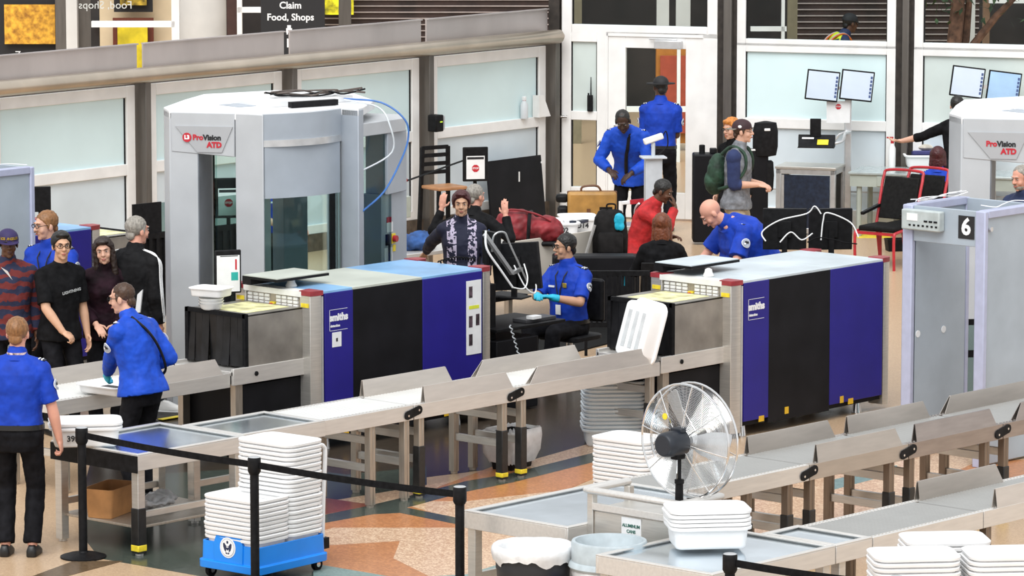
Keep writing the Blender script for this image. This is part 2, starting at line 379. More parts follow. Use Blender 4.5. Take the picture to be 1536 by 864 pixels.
sl=thing('panel_lettering','white letter at the foot of the black advertising panel','sign',beyond(27,82,61),AZ-PI/2); text('Z',.13,LETW,sl,(0,0,0))
# slatted shutters beyond
SLAT=mat('shutter_slat',(.35,.30,.28),.5)
SHUT=mat('shutter_brown',(.035,.018,.014),.6,0,.25,3)
def shutter(px0,px1,py0,py1,label,Dd=63.5,n=14,lean=0):
    t=thing('slatted_shutter',label,'shutter'); mb=MB(); slab(mb,px0,py0,px1,py1,Dd,.06,True); mb.build('backing',SHUT,t)
    mb=MB(); inv=BM.inverted(); a=inv@beyond(px0,py1,Dd-.03); c=inv@beyond(px1,py0,Dd-.03)
    y=a.z
    while y<c.z: mb.box(a.x,c.x,a.y,a.y+.03,y,y+.016,BM); y+=.092
    mb.build('slats',SLAT,t)
shutter(482,835,-60,84,'brown slatted shutter behind the partition right of the direction sign')
shutter(1187,1336,-60,80,'brown slatted shutter seen through the window behind the worker in the yellow vest')
shutter(1378,1470,-60,80,'brown slatted shutter seen through the window behind the tree')
slab_mb=MB(); slab(slab_mb,481,-60,530,22,63.2,.05); tag(slab_mb.build('lit_sign',mat('yellow_lit_sign',(.75,.45,.01),.5,0,.5,8,emit=.3)),'yellow and orange lit shop sign in front of the brown shutter','sign')
for a,b_ in ((505,522),): 
    slab_mb=MB(); slab(slab_mb,508,-60,526,31,60,.1,True); trim(slab_mb,POST)
slab_mb=MB()
for a,b_,c,d_ in ((985,-60,1004,34),(1014,-60,1036,34)): slab(slab_mb,a,b_,c,d_,61,.1,True)
trim(slab_mb,COLW)
ORW=mat('orange_wood',(.42,.16,.025),.5); RWL=mat('red_cabinet',(.35,.06,.03),.5)
flat('display_kiosk','orange wooden kiosk with red panel seen through the door glass','kiosk',[('frame',(984,72,1040,215),60,.3,ORW),('red_panel',(990,84,1032,200),59.9,.08,RWL)])
slab_mb=MB(); slab(slab_mb,1015,60,1021,215,58.5,.08,True); slab(slab_mb,930,160,1062,168,58.5,.08); slab(slab_mb,930,62,985,68,58.5,.08); trim(slab_mb,FRAMEW)
slab_mb=MB(); slab(slab_mb,1172,-60,1178,70,60.5,.1,True); slab(slab_mb,1126,40,1180,47,60.5,.08); trim(slab_mb,FRAMEW)
slab_mb=MB(); slab(slab_mb,1181,-60,1197,70,61,.12,True); trim(slab_mb,mat('olive_post',(.20,.17,.11),.5))
slab_mb=MB(); slab(slab_mb,1452,-60,1464,90,61.5,.12,True); trim(slab_mb,COLW)
slab_mb=MB(); slab(slab_mb,1474,-60,1486,90,61.2,.12,True); trim(slab_mb,mat('brown_post',(.22,.13,.08),.5))
slab_mb=MB(); slab(slab_mb,1484,-2,1600,5,61,.12); trim(slab_mb,FRAMEW)
slab_mb=MB(); slab(slab_mb,860,-60,873,40,61,.12,True); trim(slab_mb,mat('olive_post',(.20,.17,.11),.5))
# tree
tb=beyond(1430,70,59.5); tr=thing('indoor_tree','brown branching tree with green leaves seen through the right window','tree',(tb.x,tb.y,0),AZ-PI/2)
TRK=mat('bark',(.14,.07,.045),.8,0,.3,10); LEAF=mat('leaf_green',(.03,.055,.018),.6,0,.4,5)
m=MB(); m.tube([(0,0,0),(-.02,0,1.2),(.05,0,2.0),(.1,0,3)],[.12,.11,.10,.05]); m.tube([(.05,0,.9),(.25,0,1.5),(.6,0,1.95),(.95,0,2.3)],[.07,.06,.05,.03]); m.tube([(-.05,0,.8),(.18,.1,1.6),(.24,.1,2.4)],[.06,.06,.04])
m.build('trunk',TRK,tr)
m=MB(); rr=random.Random(3)
for i in range(260):
    c=Vector((rr.gauss(.12,.42),rr.gauss(0,.3),rr.gauss(2.45,.26))); d_=Vector((rr.gauss(0,1),rr.gauss(0,1),rr.gauss(-.7,.5))).normalized(); u,v=frame(d_); L=rr.uniform(.12,.22)
    m.add([c,c+d_*L*.5+u*.03,c+d_*L,c+d_*L*.5-u*.03],[(0,1,2,3)])
m.build('foliage',LEAF,tr,kind='stuff')
# ================================================================ X-RAY MACHINES
BLUE=mat('navy_blue_panel',(34,28,125),.45,0,.05,3,spec=.35)
BLKP=mat('black_side_panel',(.009,.009,.011),.5,0,.15,3,spec=.14)
TOPM=mat('pale_blue_top',(.55,.62,.66),.35,0,.10,1.5)
TOPB=mat('blue_top_end',(.22,.42,.68),.35,0,.15,1.5)
TOPG=mat('grey_green_top',(.50,.53,.47),.4,0,.08,1.5)
GRIL=mat('white_grille',(.74,.74,.72),.5,0,.03)
CURT=mat('lead_curtain',(.008,.008,.009),.35,0,.3,8,spec=.25)
HOOD=mat('hood_steel',(.36,.34,.31),.40,.75,.15,3)
def xray(x0,y0,label,L=2.13,W=.93,Ht=1.35,tops=None,notice=True,front_hood=True,rear_hood=True,poster=False,detail=True):
    t=thing('x_ray_machine',label,'x-ray machine',(x0,y0,0))
    zb=.14
    b=MB(); b.box(.16,L-.02,.02,W-.02,.10,Ht-.012); b.build('body',BLKP,t)
    s=.34*L/2.13
    p=MB(); p.box(.15,.15+s,-.006,.03,zb,Ht-.01); p.build('side_panel',BLUE,t,bevel=.004,label='blue side panel at the front')
    p=MB(); p.box(.15+s,.15+s+.86,-.004,.03,zb-.05,Ht-.01); p.build('side_panel',BLKP,t,bevel=.004,label='black side panel in the middle')
    p=MB(); p.box(.15+s+.86,L-.02,-.006,.03,zb,Ht-.01); p.build('side_panel',BLUE,t,bevel=.004,label='blue side panel at the rear')
    # top: three sheets
    tt=tops or (TOPB,TOPG,TOPB)
    for (a,c),m,lb in zip(((.12,.15+s),(.15+s,.15+s+.86),(.15+s+.86,L)),tt,('front','middle','rear')):
        MB().box(a+.001,c-.001,.0,W,Ht-.012,Ht+.012).build('top_sheet',m,t,bevel=.004)
    # pillars
    for xx,yy,nm in ((0,0,'pillar'),(0,W-.16,'pillar'),(L,0,'pillar'),(L,W-.16,'pillar')):
        q=MB()
        if xx==0: q.prism([(0,yy+.02),(.0,yy+.14),(.10,yy+.16),(.115,yy+.16),(.115,yy),(.06,yy)],.05,Ht-.02) if yy==0 else q.prism([(0,yy+.02),(.06,yy+.0),(.115,yy),(.115,yy+.16),(.06,yy+.16),(0,yy+.14)],.05,Ht-.02)
        else: q.prism([(L,yy),(L+.07,yy),(L+.12,yy+.03),(L+.12,yy+.13),(L+.07,yy+.16),(L,yy+.16)],.05,Ht-.02)
        po=q.build(nm,STEEL,t,bevel=.003)
        c=MB()
        if xx==0: c.prism([(-.004,yy+.015),(-.004,yy+.145),(.10,yy+.163),(.135,yy+.163),(.135,yy-.003),(.06,yy-.003)],Ht-.02,Ht+.02)
        else: c.prism([(L-.02,yy-.003),(L+.075,yy-.003),(L+.124,yy+.03),(L+.124,yy+.13),(L+.07,yy+.163),(L-.02,yy+.163)],Ht-.02,Ht+.02)
        c.build('pillar_cap',REDCAP,po)
        if xx==0:
            MB().box(-.004,.002,yy+.035,yy+.125,Ht-.12,Ht-.085).build('yellow_label',YEL,po)
            st=MB().box(.117,.13,-.008,.03,.10,Ht-.03) if yy==0 else None
            if st: st.build('edge_strip',ALU,t)
    # grille panel with slots and key switch
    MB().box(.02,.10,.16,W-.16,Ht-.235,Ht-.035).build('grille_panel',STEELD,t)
    g=MB(); n=8; w=(W-.32)/(n+1)
    for i in range(n+1):
        if i==4: continue
        for k in range(6): g.box(.004,.03,.165+i*w+.008,.165+(i+1)*w-.008,Ht-.225+k*.031,Ht-.225+k*.031+.024)
        if i in (3,8): g.build('grille',GRIL,t,bevel=.003); g=MB()
    MB().box(-.005,.12,.12,W-.12,Ht-.035,Ht+.012).build('front_lintel',GRIL,t)
    c=MB(); cy=.165+4.5*w; c.box(-.004,.02,cy-.03,cy+.025,Ht-.165,Ht-.105); e=c.build('switch_plate',YEL,t)
    MB().cyl((-.03,cy,Ht-.135),(0,cy,Ht-.135),.021).build('stop_button',REDP,e,bevel=.003)
    # tunnel hoods
    hy0,hy1=.11,.11+.71
    def hood(xa,xb,face):
        h=MB(); h.box(xa,xb,hy0,hy0+.015,.80,1.23); h.box(xa,xb,hy1-.015,hy1,.80,1.23); h.box(xa,xb,hy0,hy1,1.215,1.23)
        ho=h.build('tunnel_hood',HOOD,t,bevel=.003)
        xe=xa if face<0 else xb
        e=MB(); e.box(xe-.018,xe+.018,hy0-.006,hy0+.03,.79,1.24); e.box(xe-.018,xe+.018,hy1-.03,hy1+.006,.79,1.24); e.box(xe-.018,xe+.018,hy0,hy1,1.205,1.24)
        e.build('rubber_edge',RUB,ho)
        cu=MB(); nst=8
        for i in range(nst):
            y=hy0+.02+i*(hy1-hy0-.04)/nst; yy=y+(hy1-hy0-.04)/nst-.003; off=random.uniform(-.03,.02)*(1 if face<0 else -1)
            rings=[]
            for z,f in ((1.21,0),(1.05,.2),(.92,.6),(.795,1)): rings.append([(xe+.01*face*0+off*f,y,z),(xe+off*f+random.uniform(-.01,.01)*f,yy,z),(xe+.005+off*f,yy,z),(xe+.005+off*f,y,z)])
            cu.loft(rings)
        cu.build('lead_curtain',CURT,ho)
        lb=MB(); lb.box(xa+.10,xb-.06,hy0+.10,hy1-.12,1.2305,1.232); lb.build('warning_sheet',mat('yellowish_sheet',(.72,.66,.35),.6,0,.25,9),ho)
    if front_hood: hood(-.66,.0,-1)
    if rear_hood: hood(L+.1,L+.7,1)
    # conveyor rails through the machine
    r=MB(); r.box(-.82,.12,hy0-.012,hy0+.02,.66,.80); r.box(-.82,.12,hy1-.02,hy1+.012,.66,.80); r.box(-.82,.12,hy0+.0,hy1-.0,.74,.775)
    if rear_hood: r.box(L,L+.9,hy0-.012,hy0+.02,.66,.80); r.box(L,L+.9,hy1-.02,hy1+.012,.66,.80); r.box(L,L+.9,hy0+.02,hy1-.02,.74,.775)
    fr=r.build('belt_frame',STEELX,t,bevel=.003)
    MB().cyl((-.56,hy0-.02,.735),(-.56,hy0-.008,.735),.02).build('port',BLK,fr)
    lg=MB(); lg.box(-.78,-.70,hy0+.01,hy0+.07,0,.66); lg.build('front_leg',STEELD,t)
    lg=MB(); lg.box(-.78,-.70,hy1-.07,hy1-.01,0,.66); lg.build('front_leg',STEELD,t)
    MB().box(-.69,.1,hy0+.03,hy1-.03,.12,.64).build('lower_housing',BLKP,t)
    # feet, yellow latches
    for xx,yy in ((.25,.1),(L-.25,.1),(.25,W-.1),(L-.25,W-.1)):
        MB().cyl((xx,yy,0),(xx,yy,.11),.045,.03).build('levelling_foot',CHROME,t)
    if detail:
        for xx,sz in ((.36,.07),(.72,.05),(1.50,.05),(1.62,.07)):
            MB().box(xx,xx+sz,-.009,-.003,.115 if sz>.06 else .14,.165 if sz>.06 else .20).build('yellow_latch',mat('amber_latch',(.70,.42,.02),.5),t)
    # smiths plate
    pl=MB(); pl.box(.205,.208,-.008,-.003,Ht-.335,Ht-.155); pl.box(.205,.42,-.008,-.003,Ht-.158,Ht-.155); pl.box(.205,.42,-.008,-.003,Ht-.335,Ht-.332)
    po=pl.build('name_plate',LETW,t)
    text('smiths',.085,LETW,po,(.315,-.007,Ht-.225),bold=.004); text('detection',.03,LETW,po,(.272,-.007,Ht-.295),bold=.001)
    if notice: MB().box(.235,.345,-.009,-.004,Ht-.475,Ht-.35).build('paper_notice',PAPER,t); MB().box(.28,.30,-.0105,-.009,Ht-.43,Ht-.40).build('notice_mark',LETB,t)
    # beacon dome
    if detail:
        MB().lathe([(.045,Ht+.012),(.05,Ht+.02),(.035,Ht+.05),(.03,Ht+.075),(.012,Ht+.085)],16,Matrix.Translation((.16,.40,0))).build('beacon',GRIL,t)
    return t
M1=(-.85,1.90); M2=(2.01,-.31); M0=(-1.10,6.66)
m1=xray(*M1,'blue and black baggage x-ray machine with instruction poster, left of the seated officer',notice=True,rear_hood=False)
m2=xray(*M2,'blue and black baggage x-ray machine behind the large fan, right of the seated officer',tops=(TOPM,TOPM,TOPM),notice=False,rear_hood=False)
# poster on machine one
P=thing('instruction_poster','white instruction poster with four small photos and yellow line on left x-ray machine','poster',(M1[0],M1[1],0))
MB().box(1.90,2.09,-.012,-.008,0.62,1.27).build('sheet',PAPER,P)
for a,b in ((1.93,1.12),(1.93,.86),(2.02,.87),(1.93,.70)): MB().box(a,a+.045,-.014,-.012,b,b+.1).build('photo',mat('poster_photo',(.05,.03,.04),.6,0,.8,20),P)
MB().box(1.93,2.06,-.014,-.012,1.02,1.05).build('yellow_line',mat('highlighter',(.7,.75,.05),.6),P)
# rear-lane machine in the background (only its rear end shows)
m0=xray(*M0,'blue x-ray machine in the background behind the queueing passengers',notice=False,front_hood=True,rear_hood=True,detail=False)
# lids / black edged panels on the machine tops
def lid(label,x0,x1,y0,y1,z,m):
    t=thing('top_cover',label,'cover',((x0+x1)/2,(y0+y1)/2,z)); a,b=(x1-x0)/2,(y1-y0)/2
    MB().box(-a,a,-b,b,0,.022).build('tray',BLK,t); MB().box(-a+.008,a-.008,-b+.008,b-.008,.022,.03).build('sheet',m,t)
    MB().box(-a,a,b-.1,b,-.05,0).build('support',BLK,t); return t
z=1.363
a=at(416,424,1.43); lid('grey black-edged cover on the left x-ray machine',a[0],a[0]+.62,a[1],a[1]+.42,1.43,TOPG)
a=at(1037,404,1.43); lid('pale black-edged cover on the right x-ray machine',a[0],a[0]+.66,a[1],a[1]+.42,1.43,TOPM)
# ================================================================ BODY SCANNERS
SCN=mat('scanner_grey',(.37,.41,.46),.45,.1,.04,3)
SCNF=mat('scanner_front_grey',(.47,.49,.51),.45,.1,.03,3)
SCNT=mat('scanner_white_top',(.76,.77,.78),.5,0,.03,3)
SCNP=mat('scanner_plate_grey',(.40,.41,.425),.45,.1,.02,3)
SCNI=mat('scanner_inner_grey',(.20,.22,.25),.5,.1,.08,3)
SGL=glass_mat('scanner_glass',(.80,.92,.90),.12)
def scanner(loc,rz,label,logo_mark=True,full=True):
    t=thing('body_scanner',label,'body scanner',loc,rz); Hs=2.65
    # local frame: entry face looks along -x; plan points measured round the ring (x away, y left)
    A=Vector((-.19,1.05));B=Vector((-.38,.78));Cc=Vector((-.07,.26));D_=Vector((0,0));E=Vector((.88,-.13));F=Vector((.89,-.33));G=Vector((1.55,.1));Hh=Vector((1.95,.75));I=Vector((1.7,1.5));J=Vector((.95,1.72)); K=Vector((.45,1.45))
    def col(pts,z0,z1,nm,m,par=t,bevel=.008): 
        q=MB(); q.prism([tuple(p) for p in pts],z0,z1); return q.build(nm,m,par,bevel=bevel)
    # left entry column
    n=(Cc-B).normalized(); back=Vector((n.y*-1,n.x)); back=Vector((.86,.5))
    col([B,B+n*.26,B+n*.26+back*.5,A+back*.4,A],0,Hs,'entry_column',SCNF)
    col([B+n*.262,B+n*.268,B+n*.268+back*.42,B+n*.262+back*.42],0,2.3,'column_lining',SCNI)
    # right entry column
    col([Cc,D_+Vector((.0,-.02)),D_+back*.22+Vector((.03,0)),Cc+back*.3],0,Hs,'entry_column',SCNF)
    # header with sloping name plate
    o=-Vector((-n.y,n.x))*.010; h=MB(); P0=B+n*.02+o*.6;P1=Cc-n*.005+o*.6; th=back*.3
    h.loft([[(P0.x,P0.y,2.30),(P1.x,P1.y,2.26),(P1.x+th.x,P1.y+th.y,2.26),(P0.x+th.x,P0.y+th.y,2.30)],[(P0.x,P0.y,Hs),(P1.x,P1.y,Hs),(P1.x+th.x,P1.y+th.y,Hs),(P0.x+th.x,P0.y+th.y,Hs)]])
    h.build('header',SCNF,t,bevel=.006)
    o=o*1.7
    p=MB(); q0=B+n*.06;q1=Cc-n*.02;q2=Cc-n*.12;q3=B+n*.26
    p.loft([[(q0.x,q0.y,2.53),(q1.x,q1.y,2.53),(q2.x,q2.y,2.30),(q3.x,q3.y,2.30)],[(q0.x+o.x,q0.y+o.y,2.53),(q1.x+o.x,q1.y+o.y,2.53),(q2.x+o.x,q2.y+o.y,2.30),(q3.x+o.x,q3.y+o.y,2.30)]])
    np_=p.build('name_plate',SCNP,t)
    rz_=math.atan2(n.y,n.x)
    cpt=(q0+q1)/2+n*.03+o*1.15; oo=o*0
    text('Pro',.066,LETR,np_,(cpt.x-n.x*.085,cpt.y-n.y*.085,2.43),rx=PI/2,rz=rz_,name='red_lettering',bold=.003)
    text('Vision',.066,LETB,np_,(cpt.x+n.x*.045,cpt.y+n.y*.045,2.43),rx=PI/2,rz=rz_,name='black_lettering',bold=.003)
    text('ATD',.066,LETR,np_,(cpt.x+n.x*.065,cpt.y+n.y*.065,2.365),rx=PI/2,rz=rz_,name='red_lettering',bold=.004)
    if logo_mark:
        lm=cpt-n*.185
        ML_=Matrix.Translation((lm.x,lm.y,2.43))@Matrix.Rotation(rz_,4,'Z')@Matrix.Rotation(PI/2,4,'X')
        MB().add([(0.042*math.cos(2*PI*i/20),.042*math.sin(2*PI*i/20),zz) for zz in (0,.002) for i in range(20)],[tuple(range(20,40))],ML_).build('logo_disc',LETR,np_)
        text('L3',.048,LETW,np_,(lm.x+o.x*.1,lm.y+o.y*.1,2.43),rx=PI/2,rz=rz_,name='logo_lettering',bold=.003)
    if not full:
        col([D_,E,F,G,Hh,I,J,K],2.35,Hs,'roof',SCNT)
    # side frame and curved glass
    ed=(E-D_).normalized(); out=Vector((ed.y,-ed.x))
    col([E,F,F+Vector((.10,.03)),E+Vector((.10,.2))],0,Hs,'side_column',SCN)
    def curved(z0,z1,bul,th,nm,m,s0=.0,s1=1.0,off=0):
        q=MB(); N=13; rin=[];rout=[]
        for i in range(N):
            s_=s0+(s1-s0)*i/(N-1); b_=bul*(1-(2*s_-1)**2)+off; p_=D_+(E-D_)*s_+out*b_; r_=p_-out*th
            rin.append(r_);rout.append(p_)
        q.prism([tuple(p_) for p_ in rout]+[tuple(p_) for p_ in reversed(rin)],z0,z1); return q.build(nm,m,t)
    curved(2.42,Hs,.10,.3,'side_header',SCN)
    curved(2.36,2.42,.12,.03,'upper_rail',ALU)
    curved(1.90,2.40,.085,.02,'side_panel',SCN,.03,.97)
    curved(1.02,1.90,.085,.015,'curved_glass',SGL,.03,.97)
    curved(.92,1.03,.12,.03,'lower_rail',ALU)
    curved(0,.93,.085,.03,'lower_side_panel',SCN,.03,.97)
    # opposite side wall of the chamber
    q=MB(); ring=[Vector((.50,1.28)),Vector((.85,1.45)),Vector((1.2,1.4)),Vector((1.45,1.15))]
    for i in range(3):
        a_,b_=ring[i],ring[i+1]; d_=(b_-a_).normalized(); nn=Vector((-d_.y,d_.x))*.02
        q.prism([tuple(a_),tuple(b_),tuple(b_+nn),tuple(a_+nn)],.1,2.4)
    if logo_mark: q.build('far_glass',SGL,t)
    mast=MB(); mast.prism([(.72,.45),(.98,.40),(1.02,.60),(.78,.66)],0,2.4); mast.build('scanning_mast',SCNI,t,bevel=.01)
    # roof slab with recess, edge and hatch
    roof=[A,B,Cc,D_,D_+(E-D_)*.5+out*.1,E,F,F+Vector((.12,.05)),G,Hh,I,J,K]
    if full:
        q=MB(); q.prism([tuple(p_) for p_ in roof],Hs-.06,Hs+.015); q.build('roof',SCNT,t,bevel=.006)
        q=MB(); q.box(.35,1.3,.35,.95,Hs+.015,Hs+.07,Matrix.Rotation(R(-8),4,'Z')); q.build('roof_hatch',SCNT,t,bevel=.006)
        q=MB(); q.box(.16,.55,.55,.85,Hs+.0155,Hs+.02,Matrix.Rotation(R(-8),4,'Z')); q.build('roof_recess',SCN,t)
        q=MB(); q.box(.45,.95,.20,.26,Hs+.02,Hs+.07,Matrix.Rotation(R(-12),4,'Z')); q.build('cable_tray',BLK,t)
        rr=random.Random(5); 
        for i in range(5):
            pts=[(.62+.16*j+rr.uniform(-.05,.05),.45+rr.uniform(-.1,.12)-.05*j,Hs+.085+rr.uniform(0,.05)) for j in range(6)]
            MB().tube(smooth_path(pts,5),.009,6).build('cable',BLK if i%2 else mat('brown_cable',(.09,.07,.06),.6),t)
        MB().tube(smooth_path([(1.2,.15,Hs+.05),(1.32,-.2,Hs+.03),(1.42,-.40,Hs-.12),(1.44,-.42,Hs-.30),(1.32,-.42,Hs-.52),(1.12,-.42,Hs-.75),(.97,-.30,Hs-.92)],6),.009,6).build('blue_cable',mat('blue_cable',(.05,.16,.45),.5),t)
        MB().tube(smooth_path([(1.15,.1,Hs+.05),(1.22,-.25,Hs+.0),(1.22,-.40,Hs-.15),(1.24,-.41,Hs-.40),(.97,-.28,Hs-.56)],6),.008,6).build('grey_cable',GPL,t)
    # exit-side equipment
    q=MB(); q.prism([(.98,-.30),(1.62,-.22),(1.85,.05),(1.7,.4),(1.0,.1)],2.40,2.52); q.build('exit_canopy',SCNF,t,bevel=.006)
    q=MB(); q.prism([(1.0,-.26),(1.45,-.20),(1.5,.0),(1.0,.0)],1.0,2.40); q.build('curved_screen',SGL,t)
    q=MB(); q.prism([(1.36,-.24),(1.74,-.12),(1.70,.12),(1.32,0)],1.84,2.40); q.build('equipment_box',SCN,t,bevel=.006)
    q=MB(); q.prism([(1.32,-.20),(1.80,-.06),(1.74,.10),(1.26,0)],.2,1.84); sb=q.build('service_panel',SCN,t,bevel=.006)
    d2=Vector((.48,.14)).normalized(); rz2=math.atan2(d2.y,d2.x); 
    def onp(u,z,w_,h_,nm,m,th=.006):
        c_=Vector((1.32,-.20))+d2*u-Vector((-d2.y,d2.x))*.004
        MB().bx((c_.x,c_.y,z),(w_,th,h_),rz2).build(nm,m,sb)
    onp(.14,1.60,.09,.05,'red_notice',LETR,.004); onp(.15,1.53,.12,.09,'notice',PAPER); onp(.12,1.28,.15,.13,'notice',PAPER); onp(.24,1.33,.05,.06,'yellow_label',YEL)
    onp(.10,1.42,.05,.10,'socket',BLK,.03); onp(.21,1.42,.08,.09,'switch_plate',YEL,.02)
    c_=Vector((1.32,-.20))+d2*.21; MB().cyl((c_.x,c_.y,1.42),(c_.x+.05*d2.y,c_.y-.05*d2.x,1.42),.03).build('stop_switch',REDP,sb)
    c0=Vector((1.32,-.20))+d2*.11-Vector((-d2.y,d2.x))*.02
    MB().tube(smooth_path([(c0.x,c0.y,1.38),(c0.x-.02,c0.y-.01,1.1),(c0.x-.08,c0.y,.85),(c0.x-.1,c0.y,.6)],6),.009,6).build('power_cable',BLK,sb)
    return t
p=at(392,172,2.65); scanner((p[0],p[1],0),0,'grey walk-through body scanner with curved glass behind the left x-ray machine')
p=at(1424,172,2.65); scanner((p[0]+.19,p[1]-1.05,0),0,'grey walk-through body scanner behind the metal detector numbered 6',logo_mark=False)
# ================================================================ WALK-THROUGH METAL DETECTORS
MDP=mat('detector_blue_grey',(.37,.43,.49),.45,.1,.04,3)
MDE=mat('detector_lilac_edge',(.42,.45,.60),.45,.1,.03)
MDI=mat('detector_inner',(.33,.33,.34),.5,.1,.06,3)
def detector(x0,y0,label,num=None):      # near-left corner; y grows away from the lane, gate axis along x
    t=thing('metal_detector',label,'metal detector',(x0,y0,0)); W,Dp,Hd=.84,.82,2.13
    for yy in (0,W-.10):
        q=MB(); q.box(.03,Dp-.03,yy+.02,yy+.08,.02,Hd-.02); po=q.build('side_panel',MDP,t,bevel=.004)
        for xx in (0,Dp-.05):
            e=MB(); e.box(xx,xx+.05,yy,yy+.10,0,Hd); e.build('edge_post',MDE,po,bevel=.01)
        e=MB(); e.box(.05,Dp-.05,yy,yy+.10,Hd-.06,Hd+.002); e.build('top_edge',MDE,po,bevel=.006)
    # opened-out panel seen at the left of the gate: deep far panel
    q=MB(); q.box(.06,Dp-.06,W-.099,W-.095,.03,Hd-.30); q.build('inner_lining',MDP,t)
    h=MB(); h.box(.02,.05,.10,W-.10,Hd-.30,Hd-.005); hb=h.build('cross_header',MDP,t,bevel=.004); h=MB(); h.box(Dp-.05,Dp-.02,.10,W-.10,Hd-.20,Hd-.005); h.build('cross_header',MDP,t,bevel=.004)
    c=MB(); c.box(-.06,.02,W-.42,W-.03,Hd-.20,Hd-.03); cu=c.build('control_unit',mat('control_grey',(.42,.47,.47),.5),t,bevel=.012)
    MB().box(-.064,-.058,W-.20,W-.09,Hd-.12,Hd-.06).build('display',PAPER,cu)
    kb=MB()
    for i in range(7): kb.box(-.064,-.058,W-.40+.045*i,W-.38+.045*i,Hd-.165,Hd-.15)
    for i in range(3): kb.box(-.064,-.058,W-.40+.05*i,W-.365+.05*i,Hd-.125,Hd-.11)
    kb.build('keys',BLK,cu)
    for xx,yy,zz in ((0,.05,1.98),): MB().cyl((.08,-.012,zz),(.08,.02,zz),.02).build('bolt',ALU,t)
    for x_,z_ in ((.10,1.04),(.46,1.04)): MB().cyl((x_,W-.099,z_),(x_,W-.103,z_),.03).build('white_sticker',PAPER,t)
    rr=random.Random(2)
    for k in range(4): MB().tube(smooth_path([(.05+.18*j+rr.uniform(-.06,.06),W-.10+rr.uniform(-.05,.05)-(.66 if k==1 else 0),Hd+.015+rr.uniform(0,.04)) for j in range(5)],5),.0045,5).build('cable',PAPER,t)
    if num:
        MB().box(.014,.019,.12,.28,Hd-.24,Hd-.05).build('number_plate',LETB,hb); text(num,.19,LETW,hb,(.012,.20,Hd-.145),rz=-PI/2,bold=.006)
    return t
p=at(1478,318,2.13); detector(p[0],p[1],'blue-grey walk-through metal detector with black number 6 plate','6')
p=at(52,250,2.13); detector(p[0]-.82,p[1],'blue-grey walk-through metal detector at the far left edge behind the man in the striped sweater')
# black framed gates seen beside detector 6
for px,py0,w_,lb in ((1441,470,.42,'black framed gate seen through the metal detector numbered 6'),(1526,500,.5,'black framed gate behind the detector at the right edge')):
    q=at(px,700 if px<1500 else 690,0); q=at(px,655,0); t=thing('barrier_gate',lb,'gate',(q[0],q[1],0),AZ-PI/2+R(6))
    top=1.02 if px<1500 else .82
    MB().box(-.04,.05,-.02,.02,0,top).build('post',BLK,t,bevel=.004); MB().box(.05,w_,-.015,.015,top-.05,top).build('rail',BLK,t)
    MB().box(.05,w_,-.015,.015,top-.33,top-.27).build('rail',BLK,t)
    MB().box(.05,w_,-.006,.006,.05,top-.05).build('infill_panel',glass_mat('tinted_pane',(.58,.66,.64),.10),t)
    MB().box(w_,w_+.05,-.02,.02,0,top).build('post',BLK,t,bevel=.004)
# ================================================================ ROLLER CONVEYORS AND TABLES
BZ=.76
TAPE=mat('black_tape',(.012,.012,.012),.35,0,.2,20)
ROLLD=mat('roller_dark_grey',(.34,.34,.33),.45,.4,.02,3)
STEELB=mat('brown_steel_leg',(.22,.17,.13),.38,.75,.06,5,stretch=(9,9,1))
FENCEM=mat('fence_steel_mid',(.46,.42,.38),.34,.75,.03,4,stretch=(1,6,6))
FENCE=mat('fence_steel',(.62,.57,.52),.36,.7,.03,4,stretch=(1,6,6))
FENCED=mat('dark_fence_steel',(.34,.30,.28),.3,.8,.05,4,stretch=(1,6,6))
def guard(mb,x0,x1,y,side,h=.135,w=.055,chl=.0,chr=.07):
    # folded sheet guard, open at its left end; side=+1 leans away
    a=[(y-w/2,BZ),(y-w*.12,BZ+h),(y+w*.12,BZ+h),(y+w/2,BZ)]; th=.006
    n=[(y-w/2+th,BZ),(y-w*.12+th*.5,BZ+h-th),(y+w*.12-th*.5,BZ+h-th),(y+w/2-th,BZ)]
    prof=a+list(reversed(n)); L=[]
    for x,k in ((x0,0),(x1,1)):
        L.append([(x+(chl*(z-BZ)/h if not k else -chr*(z-BZ)/h),yy,z) for yy,z in prof])
    mb.loft(L)
